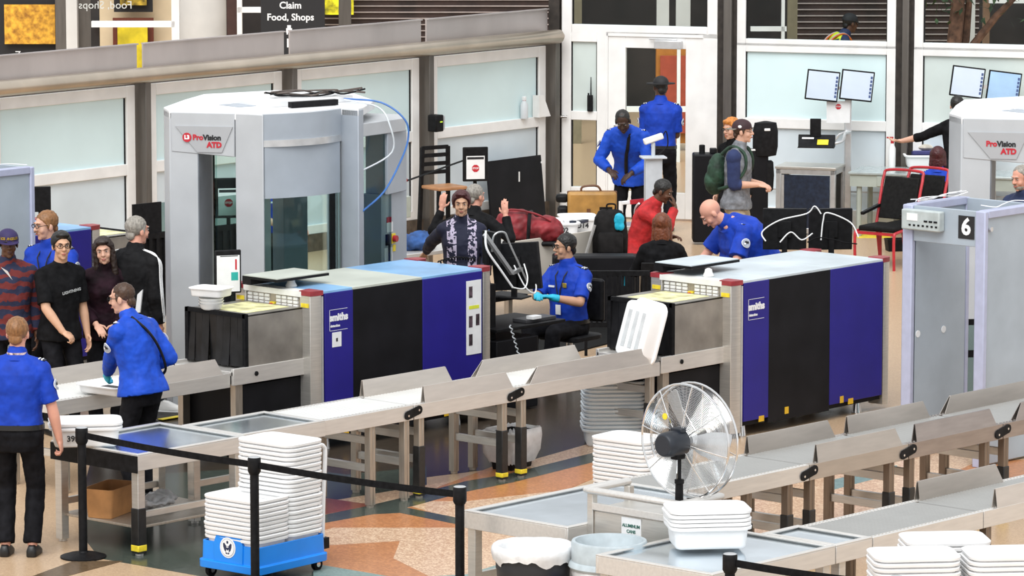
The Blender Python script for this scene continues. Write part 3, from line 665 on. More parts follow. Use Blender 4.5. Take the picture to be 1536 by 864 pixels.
def conveyor(x0,x1,y0,y1,label,group,near=True,far=True,legs=((.12,1),(-.12,1)),tape=True,rollx=None,joint=True,fm=None,lm=None,chl=0,low=False,bar=True,near_rng=None,far_rng=None,rm=None,gm=None):
    t=thing('roller_conveyor',label,'conveyor',(x0,(y0+y1)/2,0),0,group); L=x1-x0; W=(y1-y0)/2
    f=MB(); rh=.115
    for s in (-1,1):
        y=s*(W-.0125); f.box(0,L,y-.0125,y+.0125,BZ-rh,BZ); f.box(0,L,(-W if s<0 else W-.05),(-W+.05 if s<0 else W),BZ-.004,BZ+.003)
    for x in (.0,L-.03): f.box(x,x+.03,-W+.02,W-.02,BZ-.10,BZ-.03)
    f.build('frame',fm or STEELX,t,bevel=.002)
    r=MB(); a,b=(rollx or (.015,L-.015)); n=max(3,int((b-a)/.036))
    for i in range(n): xx=a+(b-a)*(i+.5)/n; r.cyl((xx,-W+.045,BZ-.012),(xx,W-.045,BZ-.012),.0155,n=10)
    r.build('rollers',rm or ROLL,t,kind='stuff')
    bt=MB(); 
    for i in range(int(L/.04)):
        for s in (-1,1): bt.cyl((.02+i*.04,s*(W-.030),BZ+.003),(.02+i*.04,s*(W-.030),BZ+.008),.006,n=6)
    bt.build('roller_pins',STEEL,t,kind='stuff')
    gl=MB()
    if near:
        q=near_rng or (.0,L); guard(gl,q[0],q[1],-W+.028,-1,chl=chl); gl.build('side_guard',fm or FENCE,t)
    if far:
        gl=MB(); q=far_rng or (.0,L); guard(gl,q[0],q[1],W-.028,1,chl=chl); gl.build('side_guard',gm or FENCE,t)
    for xx,_ in legs:
        X=xx if xx>=0 else L+xx
        for s in (-1,1):
            l=MB(); y=s*(W-.045); l.box(X-.03,X+.005,y-.03,y+.03,.02,BZ-.10); l.box(X+.008,X+.03,y-.03,y+.03,.02,BZ-.10); l.cyl((X,y,0),(X,y,.03),.03)
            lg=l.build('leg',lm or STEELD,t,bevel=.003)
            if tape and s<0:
                MB().box(X-.036,X+.036,y-.036,y+.036,.02,.42).build('tape_wrap',TAPE,lg,bevel=.006)
                q=MB(); q.box(X-.038,X+.038,y-.038,y+.038,.035,.075); q.build('yellow_foot_tape',YEL,lg,bevel=.006)
        if bar:
            for z in (.28,.50): MB().box(X-.015,X+.015,-W+.06,W-.06,z,z+.06).build('cross_bar',STEEL,t,bevel=.003)
    if joint:
        j=MB(); j.tube([(-.09,-W-.004,BZ-.075),(.05,-W-.004,BZ-.045)],.001,4)
        pts=[]
        for k in range(9): an=R(90+180*k/8); pts.append((-.08+.035*math.cos(an),BZ-.072+.035*math.sin(an)))
        for k in range(9): an=R(-90+180*k/8); pts.append((.05+.035*math.cos(an),BZ-.042+.035*math.sin(an)))
        j.loft([[(x,-W-.002,z) for x,z in pts],[(x,-W-.010,z) for x,z in pts]])
        jp=j.build('joint_plate',BLK,t)
        q=MB(); q.cyl((-.075,-W-.009,BZ-.075),(-.075,-W-.014,BZ-.075),.009,n=8); q.cyl((.045,-W-.009,BZ-.042),(.045,-W-.014,BZ-.042),.009,n=8); q.build('bolts',CHROME,jp)
    return t
def tray_table(x0,x1,y0,y1,label,group=None,legx=(.06,-.06),tape=True,shelf=False,skirt=None,topm=None,z=BZ):
    t=thing('steel_table',label,'table',(x0,(y0+y1)/2,0),0,group); L=x1-x0; W=(y1-y0)/2
    f=MB(); e=.045
    f.box(0,L,-W,-W+.02,z-.115,z); f.box(0,L,W-.02,W,z-.115,z); f.box(0,.02,-W+.02,W-.02,z-.115,z); f.box(L-.02,L,-W+.02,W-.02,z-.115,z)
    # raised rim
    f.box(0,L,-W,-W+e,z,z+.010); f.box(0,L,W-e,W,z,z+.010); f.box(0,e,-W+e,W-e,z,z+.010); f.box(L-e,L,-W+e,W-e,z,z+.010)
    f.build('frame',STEELX,t,bevel=.003)
    MB().box(.02,L-.02,-W+.02,W-.02,z-.03,z-.008).build('table_top',topm or TRAYTOP,t)
    for xx in legx:
        X=xx if xx>=0 else L+xx
        for s in (-1,1):
            y=s*(W-.055); l=MB(); l.box(X-.04,X+.03,y-.035,y+.035,.02,z-.115); l.cyl((X,y,0),(X,y,.03),.03)
            lg=l.build('leg',STEEL,t,bevel=.003)
            if tape and s<0:
                MB().box(X-.046,X+.036,y-.041,y+.041,.02,.36).build('tape_wrap',TAPE,lg,bevel=.006)
                MB().box(X-.048,X+.038,y-.043,y+.043,.035,.085).build('yellow_foot_tape',YEL,lg,bevel=.006)
    if shelf: MB().box(.05,L-.05,-W+.05,W-.05,.20,.22).build('shelf',STEELD,t,bevel=.003)
    MB().box(.08,L-.08,W-.07,W-.04,.28,.33).build('cross_bar',STEEL,t,bevel=.003); MB().box(.08,L-.08,-W+.04,-W+.07,.28,.33).build('cross_bar',STEEL,t,bevel=.003)
    if skirt: MB().box(-.006,.002,-W+.0,W-.0,z-.13,z-.002).build('black_end_panel',BLK,t)
    return t
G2='roller conveyor sections feeding the right x-ray machine'
# lane two (in front of the left machine)
tray_table(-4.87,-3.75,-.27,.68,'steel tray table with black taped end beside the left officer in short sleeves',shelf=True,skirt=True)
tray_table(-3.74,-2.85,-.22,.45,'steel tray table behind the tall white tray stack on the blue dolly',tape=False,legx=(.08,))
conveyor(-2.84,-1.84,-.20,.42,'roller conveyor section without side guards next to the steel tray tables',G2,near=False,far=False,legs=((.55,1),(-.06,1)),tape=False,joint=False)
conveyor(-1.83,-.63,-.20,.42,'guarded roller conveyor section in front of the black panel of the left x-ray machine',G2,near_rng=(.13,1.17),far_rng=(.02,1.06),legs=((.10,1),(-.12,1)))
conveyor(-.62,1.18,-.20,.42,'roller conveyor section ending at the upright white tray',G2,legs=((.10,1),(-.08,1)),near_rng=(.16,1.72),far_rng=(.12,1.45),chl=.12)
# lane one entrance
conveyor(-3.62,-1.68,2.03,2.72,'roller conveyor section leading into the left x-ray machine behind the officer with one cyan glove','roller conveyor section feeding the left x-ray machine',legs=((.14,1),),tape=False,joint=False,near_rng=(.95,1.86),far_rng=(.1,1.5),chl=.12)
MB()
# lane three
G3='roller conveyor sections right of the large fan'
tray_table(-4.86,-3.30,-4.47,-3.52,'long pale steel table between the black bin and the white tray stacks',tape=False,legx=(.06,-.2))
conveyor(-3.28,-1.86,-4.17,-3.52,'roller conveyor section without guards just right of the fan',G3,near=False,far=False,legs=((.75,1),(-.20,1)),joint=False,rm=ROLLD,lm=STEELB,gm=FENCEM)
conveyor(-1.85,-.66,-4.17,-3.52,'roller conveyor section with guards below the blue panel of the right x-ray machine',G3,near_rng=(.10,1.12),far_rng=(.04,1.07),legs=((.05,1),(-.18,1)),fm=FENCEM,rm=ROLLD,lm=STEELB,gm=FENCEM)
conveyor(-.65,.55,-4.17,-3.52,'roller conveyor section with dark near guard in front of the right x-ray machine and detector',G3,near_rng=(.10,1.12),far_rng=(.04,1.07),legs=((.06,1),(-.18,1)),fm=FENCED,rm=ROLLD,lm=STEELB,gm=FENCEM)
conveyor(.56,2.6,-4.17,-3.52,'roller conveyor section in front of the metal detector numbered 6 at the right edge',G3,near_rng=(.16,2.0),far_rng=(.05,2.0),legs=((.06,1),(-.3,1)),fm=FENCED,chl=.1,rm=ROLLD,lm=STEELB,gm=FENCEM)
# lane four
G4='roller conveyor sections at the lower right'
tray_table(-5.42,-4.15,-6.18,-5.20,'steel tray table in the foreground carrying a short stack of white trays',tape=False)
tray_table(-4.14,-3.75,-6.18,-5.55,'short steel slide plate between tray table and rollers, lower right',tape=False,legx=(.1,))
conveyor(-3.74,-2.50,-6.18,-5.56,'roller conveyor section without guards at lower right above the white trays',G4,near=False,far=False,legs=((.5,1),(-.1,1)),tape=False,joint=False,rm=ROLLD,lm=STEELB,gm=FENCEM)
conveyor(-2.49,-.9,-6.18,-5.56,'roller conveyor section with guards at the lower right edge',G4,near_rng=(.16,1.5),far_rng=(.03,1.02),legs=((.08,1),(-.18,1)),tape=False,joint=False,rm=ROLLD,lm=STEELB,gm=FENCEM)
# ================================================================ TRAYS
TRAYM=mat('tray_white',(.82,.82,.82),.42,0,.02,4)
TRAYG=mat('tray_blue_grey',(.68,.73,.76),.42,0,.03,4)
def tray_mesh(sx=.36,sy=.50,h=.15):
    m=MB(); m.rrect(sx-.03,sy-.03,.05,[(-.018,.0),(-.008,.004),(.0,.02),(.012,h-.022),(.036,h-.020),(.038,h-.004),(.033,h),(.010,h),(.004,h-.01),(-.010,.02),(-.02,.012)],n=5)
    return m
tray_me=tray_mesh().mesh('tray'); tray_me.polygons.foreach_set('use_smooth',[True]*len(tray_me.polygons)); tray_me.set_sharp_from_angle(angle=R(50)); tray_me.materials.append(TRAYM)
tray_mg=tray_me.copy(); tray_mg.materials.clear(); tray_mg.materials.append(TRAYG)
def tray(loc,rz,label,group=None,me=None,tilt=None):
    o=bpy.data.objects.new('tray',me or tray_me); C.objects.link(o); o.location=loc; o.rotation_euler=(0,0,rz) if tilt is None else (tilt[0],tilt[1],rz)
    tag(o,label,'tray',group); return o
def stack(x,y,z,rz,n,label,group,dz=.032,me=None,jit=.006):
    L=[]
    for i in range(n): L.append(tray((x+random.uniform(-jit,jit),y+random.uniform(-jit,jit),z+i*dz),rz+random.uniform(-.012,.012),label,group,me))
    return L
def number(o,s,size,loc,rz,par=None):
    return text(s,size,LETB,o,loc,rz=rz,name='number',bold=.002)
# blue dolly
DBL=mat('dolly_blue',(16,130,225),.35,0,.04,3)
dx,dy=-4.99,-1.65; DA=R(3)
t=thing('tray_dolly','bright blue wheeled dolly with round emblem and silver handle carrying two tray stacks','dolly',(dx,dy,0),DA)
b=MB(); b.rrect(.74,.56,.04,[(.02,.075),(.022,.13),(.0,.135),(-.005,.27),(-.02,.27),(-.02,.16)],M=Matrix.Translation((.36,.28,0))); b.build('base',DBL,t,bevel=.003)
b=MB(); prof=[(.14,.27),(.165,.33),(.18,.342),(.38,.342),(.395,.33),(.42,.27),(.42,.13),(.14,.13)]
b.loft([[(-.018,y_,z_) for y_,z_ in prof],[(.012,y_,z_) for y_,z_ in prof]]); hp=b.build('handle_plate',DBL,t,bevel=.004)
def disc(r,x,y,z,dxn,n=28): return MB().cyl((x,y,z),(x+dxn,y,z),r,n=n)
disc(.075,-.0185,.28,.245,-.003).build('emblem_disc',PAPER,hp)
e=MB(); e.cyl((-.022,.28,.245),(-.023,.28,.245),.066,n=28); e.build('emblem_ring',mat('emblem_grey',(.45,.48,.50),.6),hp)
e=MB(); e.cyl((-.0228,.28,.245),(-.0242,.28,.245),.061,n=28); e.build('emblem_field',PAPER,hp)
e=MB()      # spread-winged eagle mark with shield
for s in (-1,1):
    e.add([(-.0245,.28+s*y_,.245+z_) for y_,z_ in ((.010,.012),(.030,.034),(.042,.030),(.040,.004),(.030,-.020),(.014,-.034),(.012,-.012))],[tuple(range(7))])
    e.add([(-.0245,.28+s*y_,.245+z_) for y_,z_ in ((.004,-.034),(.022,-.036),(.012,-.048),(.0,-.046))],[(0,1,2,3)])
e.add([(-.0245,.28+y_,.245+z_) for y_,z_ in ((-.008,.030),(.008,.030),(.010,.046),(0,.052),(-.010,.046))],[tuple(range(5))])
e.add([(-.0247,.28+y_,.245+z_) for y_,z_ in ((-.012,.012),(.012,.012),(.011,-.012),(0,-.022),(-.011,-.012))],[tuple(range(5))])
e.build('emblem_eagle',mat('emblem_navy',(.01,.02,.06),.5),hp)
for s,c in ((-.006,LETW),):
    MB().box(-.0256,-.025,.270,.290,.247,.2535).build('emblem_shield_bar',c,hp)
for xx,yy in ((.05,.05),(.05,.51),(.68,.05),(.68,.51)):
    w=MB(); w.cyl((xx-.0,yy-.016,.045),(xx,yy+.016,.045),.045,n=20); wh=w.build('wheel',RUB,t); MB().cyl((xx,yy-.019,.045),(xx,yy+.019,.045),.02).build('wheel_hub',CHROME,wh)
    MB().box(xx-.02,xx+.02,yy-.024,yy+.024,.06,.085).build('wheel_bracket',BLK,wh)
h=MB(); h.tube(smooth_path([(.80,.10,.20),(.815,.10,.55),(.835,.10,.83),(.82,.10,.885),(.78,.10,.905),(.70,.10,.915)],5),.016,10); hh=h.build('push_handle',PAPER,t)
MB().cyl((.70,.10,.915),(.735,.10,.912),.018).build('red_grip_end',REDP,hh); MB().box(.765,.83,.06,.14,.14,.22).build('handle_socket',BLK,hh)
MT=Matrix.Translation((dx,dy,0))@Matrix.Rotation(DA,4,'Z')
c1=MT@Vector((.18,.28,0)); c2=MT@Vector((.545,.28,0))
stack(c1.x,c1.y,.165,DA,10,'white tray in the shorter stack on the blue dolly','shorter tray stack on the dolly')
stack(c2.x,c2.y,.165,DA,21,'white tray in the taller stack on the blue dolly','taller tray stack on the dolly',dz=.0325)
# stacks under the conveyor end / behind the table
p=at(923,672,0); stack(p[0]+.16,p[1]+.16,0,facing(0)+PI/2+R(4),13,'blue-grey tray in the stack under the conveyor end behind the fan','trays under the conveyor end',dz=.034,me=tray_mg)
p=at(948,785,0); stack(p[0],p[1],0,R(4),17,'white tray in the stack between the long steel table and the right x-ray machine','white trays behind the long steel table',dz=.033)
p=at(1060,817,.777); L=stack(p[0],p[1],.776,R(48)+R(2),5,'white tray in the stack of five on the foreground steel table','five white trays on the foreground table',dz=.027)
n0=L[0]; n0['label']='bottom white tray with faint number in the stack of five on the foreground table'; number(n0,'CND',.035,(-.165,.10,.075),-PI/2)
for (px,py,zt,nm) in ((1370,828,1.02,'front left'),(1415,805,1.02,'rear'),(1512,826,1.02,'front right')):
    p=at(px,py,zt); stack(p[0],p[1],zt-.15-.033*26-.002,R(48),27,'white tray in the %s of three stacks at the bottom right corner'%nm,'%s tray stack at bottom right'%nm,dz=.033)
q=at(1430,822,.8)
# trays on the left table
p=at(128,664,.78); L=stack(p[0],p[1],.773,R(42)+R(8),2,'white tray in the low stack on the steel table beside the left officer','three trays on the left table',dz=.034)
number(L[0],'399',.06,(-.192,.10,.07),-PI/2); L[0]['label']='bottom white tray numbered 399 on the steel table beside the left officer'
# upright tray leaning on the tunnel hood
p=at(955,541,.775)
o=tray((p[0]+.06,p[1]+.02,.985),0,'white tray standing upright on the conveyor end against the right x-ray tunnel',None)
Mx=Matrix.Rotation(R(-6),4,'Z')@Matrix.Rotation(R(14),4,'Y')@Matrix.Rotation(R(6),4,'X')@Matrix(((0,0,1,0),(1,0,0,0),(0,1,0,0),(0,0,0,1)))
o.rotation_euler=Mx.to_euler(); o.location=(p[0]-.02,p[1]+.02,1.04)
s_=MB()
for k_ in (-1,0,1): s_.box(.085*k_-.022,.085*k_+.022,-.16,.16,-.004,.001)
s_.build('moulded_slots',mat('slot_grey',(.52,.54,.55),.5),o,bevel=.003)
tr_=MB().box(0,.3,0,.16,0,.025); q=at(945,541,.772); tag(tr_.build('folded_cloth',mat('pale_blue_cloth',(.55,.62,.68),.8),None,bevel=.01,loc=(q[0]-.12,q[1]-.02,.772)),'pale blue folded cloth under the upright white tray','cloth')
# ================================================================ STANCHIONS
def stanchion(x,y,label,to=None,h=.97,drop=0,belt_m=None):
    t=thing('barrier_post',label,'barrier post',(x,y,0),0,'black belt barrier posts')
    MB().lathe([(.17,0),(.17,.012),(.12,.028),(.04,.04),(.033,.05)],28).build('base',BLK,t)
    MB().cyl((0,0,.03),(0,0,h-.09),.032,n=20).build('pole',BLK,t)
    MB().lathe([(.036,h-.12),(.047,h-.10),(.047,h-.01),(.043,h)],20).build('head',BLK,t)
    MB().lathe([(.043,h),(.036,h+.004)],20).build('cap',mat('grey_cap',(.40,.41,.42),.4),t)
    if to:
        v=Vector((to[0]-x,to[1]-y,0)); d=v.normalized(); b=MB(); n=12
        pts=[(d*(.047+(v.length-.094)*i/n)) for i in range(n+1)]; pp=Vector((-d.y,d.x,0))*.0015
        rings=[]
        for i,q in enumerate(pts):
            s=i/n; z=h-.055-drop*4*s*(1-s); rings.append([q+pp+Vector((0,0,z-.024)),q-pp+Vector((0,0,z-.024)),q-pp+Vector((0,0,z+.024)),q+pp+Vector((0,0,z+.024))])
        b.loft(rings); b.build('belt',RUB,t)
    return t
sp=[at(125,836,0),at(383,888,0),at(690,940,0)]
stanchion(sp[0][0],sp[0][1],'black barrier post beside the officer seen from behind at far left',sp[1],drop=.012)
stanchion(sp[1][0],sp[1][1],'black barrier post in front of the blue dolly',sp[2],drop=.012)
stanchion(sp[2][0],sp[2][1],'black barrier post without onward belt in front of the long steel table')
a=at(1095,838,.94); b=at(1345,872,.94)
stanchion(a[0],a[1],'black barrier post before the foreground tray table, lower right',b,drop=.01)
stanchion(b[0],b[1],'black barrier post before the white tray stacks, bottom right corner')
# ================================================================ FAN ON STEEL CART
p0=Vector(at(888,733,1.0)); p1=Vector(at(1020,757,1.0)); p2=Vector(at(1062,742,1.0))
t=thing('steel_cart','stainless steel cart with tubular top rail and aluminium cans notice, below the fan','cart',(p1.x,p1.y,0))
W_=p0.y-p1.y; L_=.44
b=MB(); 
b.bar((0,0,1.0),(0,W_,1.0),.06,.045); b.bar((-.02,0,1.0),(L_,0,1.0),.06,.045); b.bar((-.02,W_,1.0),(L_,W_,1.0),.06,.045)
b.build('top_rail',STEELX,t,bevel=.018)
for x_,y_ in ((.02,.05),(.02,W_-.03),(L_-.04,.05),(L_-.04,W_-.03)):
    MB().box(x_-.025,x_+.025,y_-.025,y_+.025,.08,.98).build('upright',STEEL,t,bevel=.004)
    MB().cyl((x_,y_-.012,.04),(x_,y_+.012,.04),.04).build('castor',RUB,t)
b=MB(); b.box(-.01,.01,.05,W_-.05,.87,.92); b.build('cross_rail',STEELX,t,bevel=.004)
b=MB(); b.box(.01,.018,.06,W_-.06,.14,.86); b.build('front_panel',STEEL,t)
b=MB(); b.box(.02,L_-.03,.05,W_-.05,.86,.88); b.build('shelf',STEEL,t)
ns=MB().box(.003,.009,.34,.51,.685,.855).build('notice',PAPER,t)
text('ALUMINUM',.030,mat('notice_green',(.06,.16,.13),.6),ns,(.002,.425,.800),rz=-PI/2,bold=.001); text('CANS',.030,MATS['notice_green'],ns,(.002,.425,.762),rz=-PI/2,bold=.001)
# fan
fb=at(1019,744,1.0); ft=thing('pedestal_fan','large chrome-caged industrial fan with black motor standing on the steel cart','fan',(fb[0],fb[1],1.0),facing(-33))
ft.location=(p1.x+.16,p1.y+.14,.88); ft.rotation_euler=(0,0,facing(-44))
FZ=.50
MB().lathe([(.05,0),(.05,.02),(.03,.03),(.026,.22),(.032,.225),(.032,.25),(.013,.255),(.013,.40)],16).build('stand',BLK,ft)
MB().box(-.03,.03,-.03,.06,FZ-.11,FZ-.02).build('bracket',BLK,ft,bevel=.008)
mo=MB(); mo.lathe([(.02,.0),(.07,.0),(.082,.02),(.086,.06),(.086,.19),(.07,.23),(.03,.24)],24,Matrix.Translation((0,.17,FZ))@Matrix.Rotation(R(90),4,'X')); mo.box(-.05,.05,-.06,.04,FZ+.07,FZ+.10); mo.build('motor',mat('motor_black',(.012,.016,.024),.4),ft,bevel=.006)
YF=-.10; Rg=.385
g=MB()
for yy,r_ in ((YF-.045,Rg),(YF+.045,Rg)): g.tube(arc((0,yy,FZ),r_,0,352,48,(1,0,0),(0,0,1)),.0075,6,closed=True)
N=44
band=MB()
ring=[(Rg*math.cos(2*PI*i/64),Rg*math.sin(2*PI*i/64)) for i in range(64)]
g.build('cage_rim',CHROME,ft)
wires=MB()
for side,yo in ((1,YF+.045),(-1,YF-.045)):
    for k in range(1,30):
        rr_=.085+(Rg-.085)*k/30; bul=.05*side*(1-(rr_/Rg)**2)
        wires.tube(arc((0,yo+bul,FZ),rr_,0,350,36,(1,0,0),(0,0,1)),.0012,4,closed=True)
    for k in range(8):
        an=R(45*k+10); pts=[]
        for j in range(6): rr_=.06+(Rg-.06)*j/5; pts.append((rr_*math.cos(an),yo+.05*side*(1-(rr_/Rg)**2)+.004*side,FZ+rr_*math.sin(an)))
        wires.tube(pts,.004,5)
wires.build('cage_wires',CHROME,ft,kind='stuff')
for k in range(3):
    an=R(120*k+62); rings=[]
    for r_,w_,tw in ((.05,.05,38),(.14,.085,34),(.25,.10,28),(.335,.095,24),(.352,.06,22)):
        u=Vector((math.cos(an),0,math.sin(an))); v=Vector((-math.sin(an),0,math.cos(an))); T=R(tw)
        cdir=v*math.cos(T)+Vector((0,1,0))*math.sin(T); nn=u.cross(cdir)*.002; c_=Vector((0,YF,FZ))+u*r_
        rings.append([c_-cdir*w_+nn,c_+cdir*w_+nn,c_+cdir*w_-nn,c_-cdir*w_-nn])
    MB().loft(rings).build('blade',ALU,ft)
MB().cyl((0,YF-.04,FZ),(0,YF+.05,FZ),.05,n=20).build('hub',ALU,ft)
MB().cyl((.09,YF+.144,FZ+.17),(.09,YF+.148,FZ+.17),.022).build('yellow_label',YEL,ft)
# ================================================================ WASTE BINS
LINER=mat('white_bin_liner',(.72,.73,.74),.35,0,.06,14,bump=.6)
def liner(t,r,z,droop,seed,n=64,m=LINER):
    rr=random.Random(seed); ph=[rr.uniform(0,6.28) for _ in range(6)]
    def w(a,k): return sum(math.sin(a*f+ph[i]+k)*amp for i,(f,amp) in enumerate(((3,.5),(5,.4),(9,.35),(14,.3),(21,.2))))
    prof=[(-.15,-.36,.010),(-.060,-.12,.010),(-.036,.0,.006),(-.014,.014,.006),(.012,.013,.006),(.024,-.004,.006),(.026,-.03,.007),(.022,-.05,.008),(.014,-.06-droop,.020)]
    rings=[]
    for j,(dr,dz,am) in enumerate(prof):
        ring=[]
        for i in range(n):
            a=2*PI*i/n; ww=w(a,j*.25)*am; z_=dz+(ww*1.3 if j>4 else ww*.35)
            ring.append(((r+dr+ww*.7)*math.cos(a),(r+dr+ww*.7)*math.sin(a),z+z_))
        rings.append(ring)
    MB().loft(rings,False,False).build('liner',m,t,sharp=180)
p=at(803,812,.74)
t=thing('waste_bin','round black waste bin with a white liner folded over the rim','bin',(p[0]-.02,p[1],0))
MB().lathe([(.20,0),(.21,.03),(.245,.56),(.250,.57),(.250,.66),(.246,.70),(.23,.70),(.235,.60),(.19,.03),(.01,.03)],32).build('bin_body',mat('bin_black',(.022,.026,.034),.45),t,bevel=.003)
liner(t,.255,.71,.02,4)
p=at(927,811,.78)
t=thing('recycling_bin','blue recycling bin with a deep grey round lid beside the black waste bin','bin',(p[0]-.03,p[1]+.05,0))
MB().lathe([(.19,0),(.20,.03),(.225,.56),(.235,.58),(.22,.58),(.18,.04),(.01,.03)],32).build('bin_body',mat('bin_blue',(.015,.02,.42),.4),t)
LG=mat('lid_grey',(.42,.48,.51),.5)
MB().lathe([(.262,.60),(.272,.615),(.262,.64),(.250,.65),(.252,.77),(.246,.782),(.225,.782),(.18,.66),(.17,.62)],40,cap0=False,cap1=False).build('lid',LG,t)
liner(t,.225,.60,.04,9)
p=at(775,708,0)
t=thing('waste_bin','small waste bin with a white liner under the conveyor behind the tape-wrapped legs','bin',(p[0]+.12,p[1]+.16,0),R(10))
m_=MB(); m_.rrect(.42,.30,.05,[(-.06,0),(-.055,.02),(-.02,.31),(-.03,.31),(-.06,.03)]); m_.build('bin_body',BLK,t)
m_=MB(); rr=random.Random(8)
prof=[(-.06,.20),(-.012,.325),(.004,.335),(.018,.325),(.02,.26),(.012,.15),(-.02,.06)]
L_=[]
for g_,z_ in prof:
    ring=[]; a,b_,r_=.21+g_,.15+g_,.05
    for cx_,cy_,t0 in ((a-r_,b_-r_,0),(-a+r_,b_-r_,90),(-a+r_,-b_+r_,180),(a-r_,-b_+r_,270)):
        for k_ in range(8): tt=R(t0+90*k_/7); jj=rr.uniform(-.006,.006); ring.append((cx_+(r_+jj)*math.cos(tt),cy_+(r_+jj)*math.sin(tt),z_+rr.uniform(-.012,.012)))
    L_.append(ring)
m_.loft(L_,False,False); 
mm=MB(); mm.loft(L_,False,False); mm.build('liner',LINER,t,sharp=180)
# ================================================================ MONITORS, SIGNS, CONSOLES
SCR=mat('screen_white',(.50,.58,.68),.3,0,.04,2,emit=.30)
SCRB=mat('screen_blue',(.30,.46,.66),.3,0,.10,2,emit=.30)
def monitor(loc,rz,w,h,label,screen=None,front=True,stand=True,tilt=0,cat='monitor',group=None,zs=None):
    t=thing('monitor',label,cat,loc,rz,group); d=.05                   # front faces local +y
    M=Matrix.Translation((0,0,h/2))@Matrix.Rotation(tilt,4,'Y')@Matrix.Translation((0,0,-h/2))
    MB().box(-w/2,w/2,-d,0,0,h,M).build('casing',BLK if screen is None or front else NAVYP,t,bevel=.006)
    if screen:
        s=MB().box(-w/2+.015,w/2-.015,.0,.002,.02,h-.015,M).build('screen',screen,t)
        b=MB(); 
        for k in range(6): b.box(-w/2+.020,-w/2+.045,.002,.003,.05+k*.045,.082+k*.045,M)
        b.build('screen_icons',mat('icon_navy',(.06,.10,.25),.5),t)
    MB().box(-.06,.06,-d-.025,-d,h*.3,h*.7,M).build('rear_mount',BLK,t,bevel=.004)
    if stand:
        zz=zs if zs is not None else .14
        MB().box(-.025,.025,-d-.04,-d-.015,-zz,h*.5).build('stand_arm',BLK,t); MB().box(-.11,.11,-.16,.06,-zz,-zz+.015).build('stand_foot',BLK,t,bevel=.004)
    return t
def stop_frame(loc,rz,w,h,label,paper=(.12,.30,.02,.60),stand=0):
    t=thing('sign_frame',label,'sign',loc,rz)
    MB().box(-w/2,w/2,-.012,.012,0,h).build('frame',BLK,t,bevel=.012)
    s=MB().box(-w*.36,w*.36,.012,.014,h*.07,h*.74).build('notice',PAPER,t)
    MB().box(-w*.33,w*.33,.014,.015,h*.64,h*.71).build('notice_header',LETB,s)
    M=Matrix.Translation((0,.0145,h*.38))@Matrix.Rotation(PI/2,4,'X')
    o8=[(w*.15*math.cos(R(22.5+45*i)),w*.15*math.sin(R(22.5+45*i)),0) for i in range(8)]
    MB().loft([o8,[(a,b,-.001) for a,b,_ in o8]],M=M).build('stop_symbol',LETR,s)
    text('STOP',w*.10,LETW,s,(0,.0165,h*.38),rz=PI,name='stop_lettering',bold=.0008)
    if stand: MB().box(-.02,.02,-.03,-.012,-stand,h*.5).build('stand_pole',BLK,t); MB().box(-.15,.15,-.12,.08,-stand,-stand+.02).build('stand_base',BLK,t,bevel=.005)
    return t
p=at(713,272,.78); stop_frame((p[0],p[1],.78),facing(12),.30,.40,'black framed notice with red stop symbol before the black folding board',stand=.78)
p=at(343,330,.95); stop_frame((p[0],p[1],.97),facing(10),.30,.42,'black framed stop notice seen through the left body scanner entrance',stand=.97)
# notice frame on the left machine
p=at(357,440,1.30); t=thing('sign_frame','black framed notice with teal and red picture beside the left x-ray machine','sign',(p[0],p[1]+.12,0),facing(18))
MB().box(-.115,.115,-.012,.012,1.29,1.66).build('frame',BLK,t,bevel=.01); s=MB().box(-.10,.10,.012,.014,1.305,1.615).build('notice',PAPER,t)
MB().box(-.085,-.025,.014,.015,1.40,1.47).build('teal_picture',mat('teal_print',(.02,.38,.34),.5),s); MB().box(-.075,-.06,.014,.015,1.49,1.58).build('red_picture',LETR,s); MB().box(-.085,.07,.014,.015,1.605,1.612).build('notice_header',LETB,s)
MB().box(-.02,.02,-.03,-.012,0,1.5).build('stand_pole',BLK,t); MB().box(-.14,.14,-.12,.08,0,.02).build('stand_base',BLK,t)
# stacked white bowls + tray lid on left tunnel hood
p=at(317,464,1.235); t=None
for i in range(3):
    o=MB().lathe([(.07,0),(.085,.01),(.10,.05),(.108,.052),(.104,.046),(.08,.012),(.01,.010)],28).build('bowl',WPL,None,loc=(p[0],p[1],1.236+i*.024)); tag(o,'round white plastic bowl nested on the left x-ray tunnel','bowl','nested white bowls on the left x-ray tunnel')
o=tray((p[0]+.02,p[1]+.02,1.345),R(14),'small white tray lying on top of the nested white bowls'); o.scale=(.62,.62,.5)
# operator console at the end of the left machine
cx,cy=1.62,2.05
t=thing('operator_console','black operator console between the left x-ray machine and the seated officer','console',(cx,cy,0))
MB().box(0,.55,.0,.62,.02,.66).build('cabinet',BLKP,t,bevel=.01); MB().box(-.02,.90,-.02,.60,.74,.77).build('keyboard_shelf',BLK,t,bevel=.006)
MB().box(.02,.10,.1,.5,.66,1.16).build('column',BLK,t,bevel=.006); MB().box(.05,.75,.30,.62,.95,.985).build('upper_shelf',BLK,t,bevel=.006)
MB().box(.45,.85,.05,.22,.77,.80).build('keyboard',mat('keyboard_grey',(.05,.05,.055),.5),t,bevel=.004); MB().box(.5,.62,.02,.10,.80,.83).build('white_keypad',PAPER,t,bevel=.003)
a=MB(); a.tube(smooth_path([(.05,.1,1.45),(.02,.05,1.6),(.12,.02,1.62),(.2,.02,1.5),(.4,.0,1.16)],6),.009,8); a.bar((-.1,.05,1.62),(.22,.02,1.25),.04,.03); a.bar((.22,.02,1.25),(.62,.2,1.25),.04,.03); a.build('monitor_arm',ALU,t)
